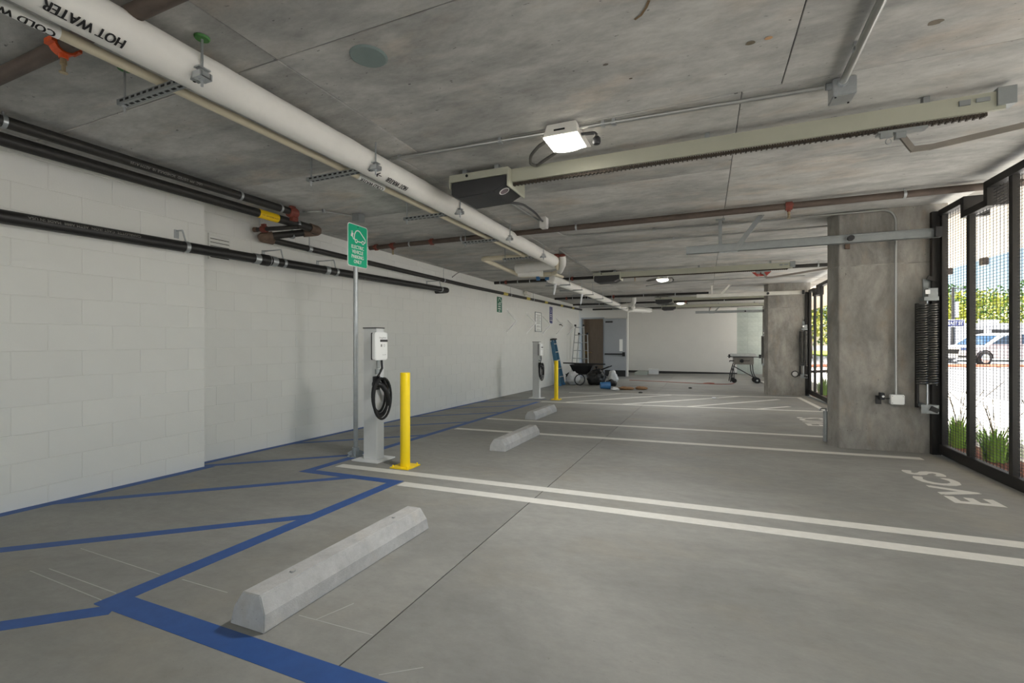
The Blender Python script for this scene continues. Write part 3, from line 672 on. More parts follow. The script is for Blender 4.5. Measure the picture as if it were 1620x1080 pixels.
p2 = thing('gas_pipe', 'long black gas pipe with yellow label and double elbow', 'pipe', (-4.28, 2, 2.437))
build('pipe_run', MB().tube([(-4.28, -3, 2.437), (-4.28, 4.05, 2.437)], 0.044, 18), M_blackpipe, p2, world=True, smooth=True)
build('cross_run', MB().tube([(-4.28, 4.11, 2.42), (-4.66, 3.70, 2.30)], 0.040, 16), M_blackpipe, p2, world=True, smooth=True)
build('elbow', MB().tube([(-4.28, 4.0, 2.437), (-4.28, 4.16, 2.432), (-4.38, 4.00, 2.39)], 0.053, 16, 0.09), M_rust, p2, world=True, smooth=True)
build('elbow', MB().tube([(-4.60, 3.77, 2.32), (-4.69, 3.66, 2.29), (-4.66, 3.82, 2.285)], 0.052, 16, 0.08), M_rust, p2, world=True, smooth=True)
build('wall_run', MB().tube([(-4.66, 3.80, 2.285), (-4.66, 8.7, 2.285), (-4.66, 18.3, 2.40)], 0.037, 16), M_blackpipe, p2, world=True, smooth=True)
lb = build('yellow_label', MB().tube([(-4.28, 3.33, 2.437), (-4.28, 3.56, 2.437)], 0.0455, 18), M_tape, p2, world=True, smooth=True)
build('label_print', pipe_text('LOW PRESSURE GAS', 0.022, (-4.28, 3.445, 2.437), 0.046, math.radians(-22)), M_red, lb, world=True)
for y in (10.4, 12.0, 13.6, 15.3, 16.8):
    build('yellow_label', MB().tube([(-4.66, y, 2.285 + (y - 8.7) * 0.012), (-4.66, y + 0.28, 2.285 + (y - 8.42) * 0.012)], 0.0385, 14), mat('faded_yellow_label', (206, 188, 96), 0.6), p2, world=True)
for y in (4.35, 7.6, 10.9, 12.6):
    z = 2.285 + max(0, y - 8.7) * 0.012; clampring(p2, -4.66, y, z, 0.037, 0.05 if y < 5 else 0.03)
    build('hanger_rod', MB().tube([(-4.66, y, z + 0.04), (-4.66, y, ZC)], 0.005, 6), M_galv, p2, world=True)
clampring(p2, -4.28, 3.82, 2.437, 0.044, 0.03); build('hanger_rod', MB().tube([(-4.28, 3.82, 2.48), (-4.28, 3.82, ZC)], 0.007, 6), M_galv, p2, world=True)
clampring(p2, -4.47, 3.92, 2.36, 0.046, 0.03); build('hanger_rod', MB().tube([(-4.47, 3.92, 2.40), (-4.47, 3.92, ZC)], 0.006, 6), M_galv, p2, world=True)

p2b = thing('capped_branch_pipe', 'short capped black branch pipe with red coupling above the gas elbow', 'pipe', (-4.5, 3.62, 2.42))
build('pipe_run', MB().tube([(-4.12, 3.72, 2.367), (-4.68, 3.62, 2.367)], 0.024, 14), M_blackpipe, p2b, world=True, smooth=True)
build('red_coupling', MB().tube([(-4.55, 3.644, 2.367), (-4.61, 3.633, 2.367)], 0.038, 14).cbox((-4.58, 3.635, 2.41), (0.05, 0.03, 0.03)), M_red, p2b, world=True)
build('end_cap', MB().tube([(-4.67, 3.622, 2.367), (-4.71, 3.614, 2.367)], 0.028, 14), M_rust, p2b, world=True)
build('hanger_rod', MB().tube([(-4.64, 3.628, 2.385), (-4.64, 3.628, ZC)], 0.006, 6), M_galv, p2b, world=True)

p3 = thing('drain_pipe', 'fat black cast iron drain pipe clamped along the white wall', 'pipe', (-4.5, 3, 2.0))
zp3 = lambda y: 1.968 + (y - 1.52) * 0.0172
build('pipe_run', MB().tube([(-4.5, -3, zp3(-3)), (-4.5, 7.38, zp3(7.38))], 0.050, 20), M_castpipe, p3, world=True, smooth=True)
build('end_bend', MB().tube([(-4.5, 7.36, zp3(7.36)), (-4.5, 7.48, zp3(7.48)), (-4.765, 7.50, zp3(7.5))], 0.053, 18, 0.09), M_castpipe, p3, world=True, smooth=True)
for y in (3.476, 3.689, 4.473):
    clampring(p3, -4.5, y, zp3(y), 0.052, 0.065)
build('hub', MB().lathe([(0.05, -0.07), (0.062, -0.05), (0.064, 0.03), (0.052, 0.06)], (-4.5, 3.59, zp3(3.59)), 20, 'y'), M_castpipe, p3, world=True, smooth=True)
clampring(p3, -4.5, 3.62, zp3(3.62), 0.058, 0.02)
for y in (2.748, 3.823, 4.637, 7.236):
    xw = XN if y < YSTEP else XW
    c = clampring(p3, -4.5, y, zp3(y), 0.050, 0.035); z = zp3(y)
    build('wall_bracket', MB().box(xw + 0.002, xw + 0.008, y - 0.06, y - 0.02, z + 0.08, z + 0.16).bar((xw + 0.004, y - 0.04, z + 0.15), (-4.5, y - 0.03, z + 0.15), 0.012, 0.012).bar((-4.5, y - 0.03, z + 0.15), (-4.5, y, z + 0.05), 0.01, 0.01), M_galv, c, world=True)
txt = MB()
for yc in (2.0, 5.3):
    vs, fs = text_geo('CHARLOTTE  CAST IRON  ASTM A888  MADE IN USA', 0.03)
    for ofs, u in ((0.35, 1),):
        txt.add([(-4.5 + 0.0507 * math.cos((0.35 if yc < 3 else -0.9) - q[1] / 0.05), yc - q[0], zp3(yc - q[0]) + 0.0507 * math.sin((0.35 if yc < 3 else -0.9) - q[1] / 0.05)) for q in vs], fs)
build('stencil_lettering', txt, M_greyprint, p3, world=True)

# ================================================================== SPRINKLER BRANCHES crossing the ceiling
def branch(label, y, x0, x1, z, r, heads, couplings, rods, m=M_rustpipe, hm=M_red):
    t = thing('sprinkler_branch', label, 'pipe', ((x0 + x1) / 2, y, z))
    build('pipe_run', MB().tube([(x0, y, z), (x1, y, z)], r, 14), m, t, world=True, smooth=True)
    for x in heads:
        h = build('sprinkler_head', MB().lathe([(0.0001, -0.02), (0.012, -0.02), (0.014, -0.055), (0.006, -0.06), (0.006, -0.085), (0.0001, -0.085)], (x, y, z - r), 10).bar((x - 0.012, y, z - r - 0.055), (x - 0.012, y, z - r - 0.09), 0.004, 0.006).bar((x + 0.012, y, z - r - 0.055), (x + 0.012, y, z - r - 0.09), 0.004, 0.006), M_brass, t, world=True)
        build('deflector', MB().lathe([(0.0001, -0.09), (0.017, -0.09), (0.017, -0.094), (0.0001, -0.094)], (x, y, z - r), 10), M_brass, h, world=True)
        build('outlet_tee', MB().lathe([(r + 0.001, -0.03), (r + 0.01, -0.03), (r + 0.01, 0.03), (r + 0.001, 0.03)], (x, y, z), 16, 'x').cbox((x, y - r - 0.012, z), (0.07, 0.02, 0.025)).cbox((x, y + r + 0.012, z), (0.07, 0.02, 0.025)).lathe([(0.018, 0.0), (0.018, -0.03), (0.0001, -0.03)], (x, y, z - r + 0.004), 12), hm, t, world=True)
    for x in couplings:
        build('coupling', MB().lathe([(r + 0.001, -0.025), (r + 0.012, -0.02), (r + 0.012, 0.02), (r + 0.001, 0.025)], (x, y, z), 16, 'x').cbox((x, y - r - 0.015, z), (0.04, 0.03, 0.03)), hm, t, world=True)
    for x in rods:
        rr = build('hanger_ring', MB().lathe([(r + 0.001, -0.011), (r + 0.004, -0.011), (r + 0.004, 0.011), (r + 0.001, 0.011)], (x, y, z), 14, 'x'), M_galv, t, world=True)
        build('rod', MB().tube([(x, y, z + r), (x, y, ZC)], 0.006, 6), M_galv, rr, world=True)
    return t
branch('rusty sprinkler branch crossing above the white jacketed pipe near the camera', 1.17, -4.06, 0.3, 2.515, 0.035, [-2.83], [], [-3.6, -1.8, -0.4], hm=M_orange)
branch('brown sprinkler branch crossing behind the parking sign to the near gate', 5.45, -4.62, 2.62, 2.50, 0.034, [-4.2, -2.37, 0.80], [-4.5, -3.53], [-3.9, -3.05, -1.45, 1.75])
branch('black sprinkler branch crossing under the pipe offset loop', 9.80, -4.6, 2.2, 2.49, 0.034, [-1.35], [-4.3, -2.7], [-4.45, -4.0, -3.7, -3.0, -0.4, 1.9], m=M_blackpipe)
branch('black sprinkler branch crossing over the farther column', 14.2, -4.5, 0.1, 2.49, 0.036, [-2.6], [-4.1], [-3.9, -3.4, -1.7, -0.8], m=M_blackpipe)
branch('black sprinkler branch crossing above the table saw', 16.8, -4.6, 1.9, 2.49, 0.034, [-0.6], [], [-4.3, -3.6, 0.6], m=M_blackpipe)
branch('last black sprinkler branch before the end wall', 19.2, -4.4, 1.9, 2.46, 0.034, [0.2], [], [-2.9, -1.1, 1.2], m=M_blackpipe)

# ================================================================== CONDUITS and boxes
def conduit(name, label, pts, r=0.0125, straps=(), bend=0.06):
    t = thing(name, label, 'conduit', pts[0]); build('tube', MB().tube(pts, r, 10, bend), M_emt, t, world=True, smooth=True)
    for p in straps:
        build('strap', MB().cbox((p[0], p[1], (p[2] + ZC) / 2), (0.022, 0.03, ZC - p[2])).cbox((p[0], p[1], p[2] - 0.012), (0.03, 0.034, 0.012)), M_galv, t, world=True)
    return t
zt = ZC - 0.022
conduit('ceiling_conduit', 'steel conduit crossing the ceiling past the lit fixture to the junction box', [(-2.27, 2.93, zt), (0.62, 3.06, zt)], 0.0135, [(-2.2, 2.935, zt), (-1.35, 2.97, zt), (-0.62, 3.005, zt), (-0.55, 3.008, zt)])
conduit('ceiling_conduit', 'steel conduit running from the junction box toward the camera', [(0.70, 3.03, zt - 0.01), (0.66, 1.6, zt - 0.01), (0.64, -2.0, zt - 0.01)], 0.019, [(0.68, 2.7, zt), (0.665, 2.2, zt)])
jb = tag(build('junction_box', MB().box(0.655, 0.765, 3.02, 3.14, ZC - 0.10, ZC - 0.001), M_galv, bevel=0.004), 'square steel junction box where two ceiling conduits meet', 'junction box')
build('cover_screw', MB().lathe([(0.0001, -0.004), (0.005, -0.004), (0.005, 0)], (0.67, 3.035, ZC - 0.10), 8).lathe([(0.0001, -0.004), (0.005, -0.004), (0.005, 0)], (0.75, 3.125, ZC - 0.10), 8), M_hole, jb)
build('connector', MB().tube([(0.63, 3.06, zt), (0.66, 3.06, zt)], 0.019, 10).tube([(0.70, 3.0, zt - 0.01), (0.70, 3.03, zt - 0.01)], 0.025, 10), M_galv, jb)
conduit('column_conduit', 'steel conduit bending off the ceiling and down the near column', [(-1.86, 4.3, zt), (-1.77, 6.02, zt), (0.25, 6.15, zt), (1.905, 6.165, zt), (1.905, 6.165, 0.45)], 0.0125, [(-0.6, 6.1, zt), (0.6, 6.155, zt)], 0.14)
conduit('ceiling_conduit', 'thin conduit leaving the second gate opener', [(-2.16, 9.3, zt), (-2.09, 6.74, zt), (0.7, 6.74, zt), (2.0, 6.74, zt)], 0.011, [(-2.13, 8.0, zt), (-0.4, 6.74, zt)], 0.1)
conduit('ceiling_conduit', 'thin conduit curving into the box above the parking sign', [(-4.1, 3.74, zt), (-3.88, 3.80, zt), (-3.70, 4.1, zt)], 0.010, [(-3.87, 3.81, zt)], 0.1)
conduit('ceiling_conduit', 'thin conduit crossing the ceiling before the farther column', [(-1.4, 12.2, zt), (-0.6, 11.6, zt), (2.0, 11.6, zt)], 0.011, [(0.5, 11.6, zt)], 0.1)
conduit('ceiling_conduit', 'thin conduit crossing to the left wall past the offset loop', [(-4.7, 8.0, 2.40), (-4.65, 8.2, zt), (-3.3, 8.45, zt)], 0.010, [], 0.1)
tag(build('junction_box', MB().box(-3.70, -3.60, 4.06, 4.16, ZC - 0.09, ZC - 0.001), M_strut, bevel=0.004), 'small steel box on the ceiling above the parking sign', 'junction box')
tag(build('receptacle_box', MB().box(-1.78, -1.70, 5.02, 5.12, ZC - 0.13, ZC - 0.001), M_ring, bevel=0.006), 'pale ceiling outlet box beyond the near gate opener', 'junction box')
sb = tag(build('switch_box', MB().box(1.855, 1.975, 6.135, 6.199, 0.42, 0.525), M_signw, bevel=0.006), 'white switch box at the foot of the column conduit', 'box')
build('cover_screw', MB().cbox((1.868, 6.134, 0.435), (0.008, 0.004, 0.008)).cbox((1.962, 6.134, 0.51), (0.008, 0.004, 0.008)).cbox((1.868, 6.134, 0.51), (0.008, 0.004, 0.008)), M_galv, sb)
pe = thing('photo_eye', 'small black gate sensor left of the white switch box', 'sensor', (1.765, 6.16, 0.48))
build('sensor_body', MB().cbox((0.01, -0.02, 0.025), (0.04, 0.06, 0.075)), M_blackpl, pe, bevel=0.004); build('bracket', MB().cbox((-0.005, 0.03, -0.02), (0.05, 0.02, 0.09)), M_blackpl, pe)
build('lens', MB().lathe([(0.0001, -0.004), (0.012, -0.004), (0.012, 0.0)], (0.015, -0.05, 0.025), 12, 'y'), M_signw, pe)
build('wire', MB().tube([(0.03, 0.0, 0.0), (0.06, 0.01, -0.003), (0.09, 0.01, 0.0)], 0.004, 6), M_rubber, pe)
st = thing('conduit_stub', 'capped grey conduit stub standing at the left foot of the near column', 'conduit', (1.36, 6.6, fz(1.36, 6.6)))
build('stub_tube', MB().tube([(0, 0, 0), (0.0, 0, 0.30), (0.0, 0.0, 0.37)], 0.03, 14), M_galv, st, smooth=True); build('hook', MB().tube([(0, 0, 0.35), (0, 0, 0.40), (-0.06, -0.02, 0.40), (-0.07, -0.02, 0.37)], 0.009, 8, 0.02), M_galv, st, smooth=True)
cb = tag(build('anchor_bracket', MB().box(1.455, 1.50, 6.18, 6.199, 2.14, 2.22).box(1.455, 1.50, 6.14, 6.18, 2.205, 2.22), M_rust), 'small rusty angle bracket high on the near column', 'bracket')

# ================================================================== GATE OPENERS
def make_opener(label, full=True):
    t = thing('gate_opener', label, 'gate opener', (-2.0, 3.37, ZC))
    def W(*a, **k): return build(*a, t, world=True, **k)
    W('chassis', MB().box(-2.01, -1.46, 3.37, 3.74, 2.455, 2.515).box(-1.475, -1.46, 3.37, 3.74, 2.36, 2.455).box(-2.01, -2.0, 3.37, 3.74, 2.40, 2.455), M_opener, bevel=0.003)
    c = MB(); prof = [(-1.995, 2.454), (-1.476, 2.454), (-1.476, 2.385), (-1.60, 2.325), (-1.93, 2.315), (-1.995, 2.345)]
    c.prism(prof, 'y', 3.378, 3.73)
    cover = W('cover', c, M_blackpl, bevel=0.008)
    # emblem disc on the sloping end of the cover
    d = Vector((0.124, 0, 0.06)).normalized(); nrm = Vector((d.z, 0, -d.x)); ctr = Vector((-1.54, 3.47, 2.3541)) + nrm * 0.0005
    def disc(r, h):
        q = MB(); q.lathe([(0.0001, 0), (0.0001 + r, 0), (r, h), (0.0001, h)], (0, 0, 0), 24); M = Matrix.Translation(ctr) @ nrm.to_track_quat('Z', 'Y').to_matrix().to_4x4(); return q.xf(M)
    em = build('emblem_ring', disc(0.045, 0.003), M_ring, cover, world=True); build('emblem_face', disc(0.036, 0.004), mat('emblem_dark', (104, 92, 96), 0.5, var=0.25, scale=60), em, world=True)
    W('mounting_strut', MB().box(-1.90, -1.86, 3.40, 3.72, 2.515, ZC - 0.001).box(-1.60, -1.56, 3.40, 3.72, 2.515, ZC - 0.001), M_strut)
    W('rail', MB().box(-1.459, 1.56, 3.44, 3.444, 2.415, 2.515).box(-1.459, 1.56, 3.444, 3.51, 2.511, 2.515).box(-1.459, 1.56, 3.44, 3.462, 2.411, 2.415).box(-1.459, 1.56, 3.506, 3.51, 2.43, 2.515).box(-1.459, 1.50, 3.488, 3.51, 2.411, 2.415), M_opener)
    ch = MB(); n = 190
    for k in range(n):
        x = -1.455 + k * (2.95 / n); ch.box(x, x + 0.011, 3.46, 3.488, 2.386 + 0.006 * (k % 2), 2.411)
    ch.box(-1.455, 1.49, 3.466, 3.484, 2.394, 2.407)
    W('chain', ch, M_chain, kind='stuff')
    W('end_bracket', MB().box(1.52, 1.60, 3.425, 3.5, 2.43, 2.53).cbox((1.38, 3.436, 2.475), (0.05, 0.012, 0.03)).cbox((1.46, 3.434, 2.478), (0.06, 0.01, 0.022)), M_strut)
    W('rail_hanger', MB().box(0.0, 0.03, 3.455, 3.495, 2.515, ZC - 0.001).box(1.2, 1.23, 3.455, 3.495, 2.515, ZC - 0.001), M_strut)
    W('trolley', MB().box(0.98, 1.22, 3.448, 3.502, 2.370, 2.386).box(0.99, 1.05, 3.44, 3.456, 2.34, 2.376).box(1.07, 1.12, 3.456, 3.494, 2.335, 2.376), M_strut)
    W('pull_ring', MB().tube([(1.03 + 0.014 * math.cos(a), 3.45, 2.318 + 0.018 * math.sin(a)) for a in [2 * PI * i / 14 for i in range(14)]], 0.002, 6, closed=True), M_galv)
    W('arm', MB().bar((1.09, 3.47, 2.37), (1.16, 3.49, 2.265), 0.012, 0.034, (0, 0, 1)).bar((1.15, 3.49, 2.265), (1.25, 3.50, 2.268), 0.012, 0.034).bar((1.24, 3.50, 2.266), (2.255, 3.50, 2.40), 0.012, 0.034), mat('arm_steel', (128, 122, 114), 0.5, 0.4))
    W('whip_cord', MB().tube([(-1.70, 3.73, 2.36), (-1.55, 3.9, 2.37), (-1.6, 4.4, 2.42), (-1.74, 4.97, 2.50), (-1.74, 5.02, 2.50)], 0.011, 8, 0.2), M_blackpl, smooth=True)
    W('safety_cable', MB().tube([(-1.93, 3.6, 2.52), (-1.95, 3.95, 2.53), (-1.87, 4.28, 2.53)], 0.005, 6, 0.1), M_galv, smooth=True)
    W('fastener', MB().lathe([(0.0001, -0.004), (0.012, -0.004), (0.012, 0)], (-1.84, 3.37, 2.49), 10, 'y'), M_hole)
    return t
o1 = make_opener('near gate opener with black cover and long olive rail')
def dupo(dx, dy, label): return dup(o1, (-2.0 + dx, 3.37 + dy, ZC), label)
o2 = dupo(-0.12, 5.97, 'second gate opener whose rail ends before the farther column')
o3 = dupo(0.52, 12.0, 'third gate opener hanging beyond the farther column')
o4 = dupo(0.45, 15.3, 'farthest gate opener hanging near the end wall')
for ch_ in list(o2.children) + list(o3.children) + list(o4.children):
    if ch_.name.split('.')[0] in ('whip_cord', 'safety_cable') or (ch_.parent != o2 and ch_.name.split('.')[0] in ('arm', 'trolley', 'pull_ring')): bpy.data.objects.remove(ch_)
rp = tag(build('arm_plate', MB().prism([(0.80, 2.378), (1.12, 2.378), (1.04, 2.30), (0.88, 2.30)], 'y', 9.476, 9.488), mat('red_trolley', (176, 72, 62), 0.6)), 'red release plate under the second opener rail', 'opener plate')

# ================================================================== LIGHT FIXTURES (lit lamps of the garage, one unseen and added)
def make_fixture(label, loc):
    t = thing('ceiling_light', label, 'light fixture', loc)
    # local: origin on the ceiling at fixture centre
    h = MB(); b0 = [(-0.118, -0.125), (0.118, -0.125), (0.118, 0.125), (-0.118, 0.125)]; t0 = [(-0.10, -0.095), (0.10, -0.095), (0.10, 0.36), (-0.10, 0.36)]
    h.add([(x, y, -0.095) for x, y in b0] + [(x, y, -0.001) for x, y in t0], [(0, 1, 2, 3), (7, 6, 5, 4), (0, 4, 5, 1), (1, 5, 6, 2), (2, 6, 7, 3), (3, 7, 4, 0)])
    build('housing', h, M_fixture, t, bevel=0.004)
    n = 8; vs = []; L = MB()
    for i in range(n + 1):
        for j in range(n + 1):
            u, v = i / n * 2 - 1, j / n * 2 - 1; vs.append((u * 0.118, v * 0.123, -0.098 - 0.045 * (1 - u ** 2) ** 0.6 * (1 - v ** 2) ** 0.6))
    L.add(vs, [(i * (n + 1) + j, (i + 1) * (n + 1) + j, (i + 1) * (n + 1) + j + 1, i * (n + 1) + j + 1) for i in range(n) for j in range(n)])
    build('lens', L, M_lens, t, smooth=True)
    build('latch_slot', MB().box(-0.045, 0.03, -0.1185, -0.1085, -0.06, -0.05), M_hole, t)
    s = build('sensor_arm', MB().tube([(0.11, 0.0, -0.06), (0.20, 0.02, -0.058), (0.212, 0.022, -0.075)], 0.011, 10, 0.01), M_blackpl, t, smooth=True)
    build('sensor_head', MB().lathe([(0.0001, -0.075), (0.012, -0.08), (0.026, -0.095), (0.028, -0.12), (0.022, -0.135), (0.0001, -0.14)], (0.212, 0.022, 0.0), 14), M_blackpl, s, smooth=True)
    build('flex_whip', MB().tube([(-0.10, 0.0, -0.06), (-0.20, 0.05, -0.06), (-0.33, 0.20, -0.06), (-0.39, 0.36, -0.055), (-0.36, 0.42, -0.055), (-0.27, 0.34, -0.055), (-0.10, 0.22, -0.045)], 0.012, 10, 0.07), mat('flex_grey', (92, 90, 84), 0.5), t, smooth=True)
    ld = bpy.data.lights.new('fixture_lamp', 'AREA'); ld.shape = 'RECTANGLE'; ld.size = 0.22; ld.size_y = 0.22; ld.energy = LAMP_W; ld.color = (1.0, 0.98, 0.95)
    lo = bpy.data.objects.new('fixture_lamp', ld); COL.objects.link(lo); lo.parent = t; lo.location = (0, 0, -0.155)
    return t
make_fixture('lit ceiling light with a black sensor beside the near opener rail', (-0.88, 3.01, ZC))
make_fixture('second ceiling light hanging beyond the second opener rail', (-0.86, 10.55, ZC))
make_fixture('farthest lit ceiling light beside the third gate opener', (-0.80, 17.3, ZC))
make_fixture('unseen ceiling light added behind the camera', (-0.88, -3.6, ZC))  # unseen fixture continuing the row, added for fill light

# ================================================================== CHARGING BAY
# sign on a post
sp = thing('parking_sign', 'green electric vehicle parking sign on a galvanised post', 'sign', (-3.487, 3.885, fz(-3.487, 3.885)))
zf = fz(-3.487, 3.885)
build('post', MB().tube([(0, 0, 0.01), (0, 0, 2.50)], 0.024, 18), M_galv, sp, smooth=True)
bs = MB().lathe([(0.0001, 0.0), (0.085, 0.0), (0.085, 0.012), (0.04, 0.014), (0.036, 0.10), (0.026, 0.105), (0.026, 0.12)], (0, 0, -0.004), 18)
for k in range(4):
    a = PI / 4 + k * PI / 2; c, s_ = math.cos(a), math.sin(a); bs.bar((0.03 * c, 0.03 * s_, 0.045), (0.072 * c, 0.072 * s_, 0.02), 0.008, 0.05)
build('base_flange', bs, M_galv, sp, smooth=True)
build('flange_bolt', MB().cbox((0.08, 0.0, 0.018), (0.018, 0.018, 0.016)), M_galv, sp); build('flange_bolt', MB().cbox((0.0, -0.08, 0.018), (0.018, 0.018, 0.016)), M_galv, sp)
def rrect(w, h, r, n=6):
    pts = []
    for cx, cy, a0 in ((w / 2 - r, h / 2 - r, 0), (-w / 2 + r, h / 2 - r, 90), (-w / 2 + r, -h / 2 + r, 180), (w / 2 - r, -h / 2 + r, 270)):
        for k in range(n + 1): a = math.radians(a0 + 90 * k / n); pts.append((cx + r * math.cos(a), cy + r * math.sin(a)))
    return pts
SZ = 2.131 - zf
def sign_panel(parent, x, zc, w, h, back, face, r=0.03, border=0.008, y=0.0):
    p = build('panel', MB().prism([(y + a, zc + b) for a, b in rrect(w, h, r)], 'x', x, x + 0.003), back, parent)
    build('panel_face', MB().add([(x + 0.0036, y + a, zc + b) for a, b in rrect(w - 2 * border, h - 2 * border, r - border)], [tuple(range(28))]), face, p)
    return p
pn = sign_panel(sp, 0.026, SZ, 0.305, 0.457, M_signw, M_green)
for k, w_ in enumerate(('ELECTRIC', 'VEHICLE', 'PARKING', 'ONLY')):
    tx = MB(); bold_text(tx, w_, 0.052, (0.0302, -0.004, SZ - 0.018 - k * 0.052), (0, 1, 0), (0, 0, 1), sx=0.86, d=0.05)
    build('lettering', tx, M_signw, pn)
ic = MB(); O = (0.0302, 0.02, SZ + 0.10); R_, U_ = (0, 1, 0), (0, 0, 1)
car = [(-0.075, -0.02), (-0.07, 0.02), (-0.05, 0.055), (-0.02, 0.068), (0.01, 0.06), (0.04, 0.035), (0.07, 0.01), (0.095, -0.012), (0.097, -0.04), (0.08, -0.05)]
ribbon(ic, car, 0.012, O, R_, U_); ribbon(ic, [(-0.03, -0.05), (0.04, -0.05)], 0.011, O, R_, U_); ribbon(ic, [(-0.075, -0.02), (-0.062, -0.048)], 0.011, O, R_, U_)
for cx in (-0.045, 0.058): ribbon(ic, [(cx + 0.017 * math.cos(a), -0.05 + 0.017 * math.sin(a)) for a in [2 * PI * k / 14 for k in range(14)]], 0.010, O, R_, U_, True)
ribbon(ic, [(-0.075, -0.035), (-0.09, -0.03), (-0.10, -0.005)], 0.012, O, R_, U_)
ribbon(ic, [(-0.115, -0.012), (-0.10, 0.03)], 0.03, O, R_, U_); ribbon(ic, [(-0.112, 0.03), (-0.12, 0.048)], 0.007, O, R_, U_); ribbon(ic, [(-0.098, 0.034), (-0.105, 0.052)], 0.007, O, R_, U_)
build('vehicle_symbol', ic, M_signw, pn)
build('sign_bolt', MB().lathe([(0.0001, 0.004), (0.006, 0.004), (0.006, 0)], (0.03, 0, SZ + 0.205), 8, 'x').lathe([(0.0001, 0.004), (0.006, 0.004), (0.006, 0)], (0.03, 0, SZ - 0.205), 8, 'x'), M_dgreen, pn)

# charging pedestal
def make_charger(label, loc):
    t = thing('charging_pedestal', label, 'charger', loc)
    build('base_plate', MB().box(-0.165, 0.17, -0.15, 0.14, 0.0, 0.012), M_ped, t, bevel=0.002)
    build('column_tube', MB().box(-0.085, 0.085, -0.06, 0.06, 0.012, 1.372), M_ped, t, bevel=0.004)
    build('top_cap', MB().box(-0.09, 0.09, -0.065, 0.065, 1.372, 1.382), M_blackpl, t)
    build('back_box', MB().box(0.086, 0.108, -0.15, 0.03, 1.05, 1.325), M_blackpl, t, bevel=0.004)
    fc = build('front_shell', MB().prism([(-0.062 + a, 1.188 + b) for a, b in rrect(0.196, 0.285, 0.025)], 'x', 0.107, 0.152), M_chw, t, bevel=0.006, smooth=True)
    build('display', MB().box(0.152, 0.1535, -0.085, 0.032, 1.232, 1.256), M_blackpl, fc)
    tx = MB(); flat_text(tx, 'ChargePoint', 0.022, (0.1527, -0.045, 1.274), (0, 1, 0), (0, 0, 1)); build('lettering', tx, M_print, fc); tx = MB(); flat_text(tx, '120 - 240V', 0.012, (0.1527, -0.02, 1.10), (0, 1, 0), (0, 0, 1))
    build('lettering', tx, M_print, fc)
    sy = MB(); ribbon(sy, [(0.01 * math.cos(a), 0.012 * math.sin(a)) for a in [2 * PI * k / 10 for k in range(10)]], 0.003, (0.1527, -0.02, 1.195), (0, 1, 0), (0, 0, 1), True); sy.box(0.152, 0.1528, -0.075, -0.055, 1.182, 1.208)
    build('symbol', sy, M_greyprint, fc)
    build('conduit_drop', MB().tube([(0.115, -0.07, 1.055), (0.115, -0.07, 0.96)], 0.018, 10).tube([(0.105, -0.07, 0.95), (0.105, -0.07, 0.90)], 0.026, 10), M_strut, t, smooth=True)
    cab = []
    base = Vector((0.13, -0.045, 0.69))
    cab.append((0.125, -0.03, 1.05)); cab.append((0.13, -0.028, 0.96)); cab.append((0.128, -0.09, 0.88))
    for k in range(4 * 28 + 1):
        a = PI * 0.5 + 2 * PI * k / 28; tt = k / 112; ry = 0.098 + 0.03 * tt; rz = 0.165 + 0.05 * tt
        cab.append((0.108 + 0.05 * tt + 0.012 * math.sin(a * 0.5 + 1), base.y - 0.01 + ry * math.cos(a), base.z + (0.165 - rz) * 0.9 + rz * math.sin(a)))
    cab += [(0.15, -0.03, 0.86), (0.155, 0.0, 0.79)]
    build('cable_coil', MB().tube(cab, 0.0125, 8), M_rubber, t, smooth=True)
    build('plug_handle', MB().tube([(0.125, -0.09, 0.80), (0.15, -0.06, 0.79), (0.17, -0.01, 0.72), (0.165, 0.03, 0.62), (0.16, 0.03, 0.57)], 0.026, 12, 0.03, radii=None), M_rubber, t, smooth=True)
    build('plug_holster', MB().tube([(0.085, -0.09, 0.80), (0.13, -0.09, 0.80)], 0.042, 14).box(0.085, 0.10, -0.12, -0.02, 0.74, 0.88), M_blackpl, t)
    return t
c1 = make_charger('near charging pedestal with white unit and coiled black cable', (-3.205, 3.84, fz(-3.2, 3.84)))
c2 = dup(c1, (-3.80, 10.52, fz(-3.8, 10.52)), 'farther charging pedestal by the leaning ladder')
def make_bollard(label, loc):
    t = thing('bollard', label, 'bollard', loc)
    build('post', MB().lathe([(0.0001, 0.01), (0.048, 0.01), (0.048, 0.915), (0.044, 0.921), (0.0001, 0.921)], (0, 0, 0), 28), M_yellow, t, smooth=True)
    build('base_plate', MB().box(-0.105, 0.105, -0.105, 0.105, 0.0, 0.012), M_yellow, t, bevel=0.002)
    for x in (-1, 1):
        for y in (-1, 1): build('anchor_bolt', MB().lathe([(0.0001, 0.03), (0.008, 0.03), (0.008, 0.012)], (x * 0.082, y * 0.082, 0), 8), M_yellow, t)
    return t
b1 = make_bollard('yellow bollard beside the near charging pedestal', (-2.697, 3.69, fz(-2.697, 3.69)))
b2 = dup(b1, (-3.23, 10.30, fz(-3.23, 10.3)), 'yellow bollard beside the farther charging pedestal')
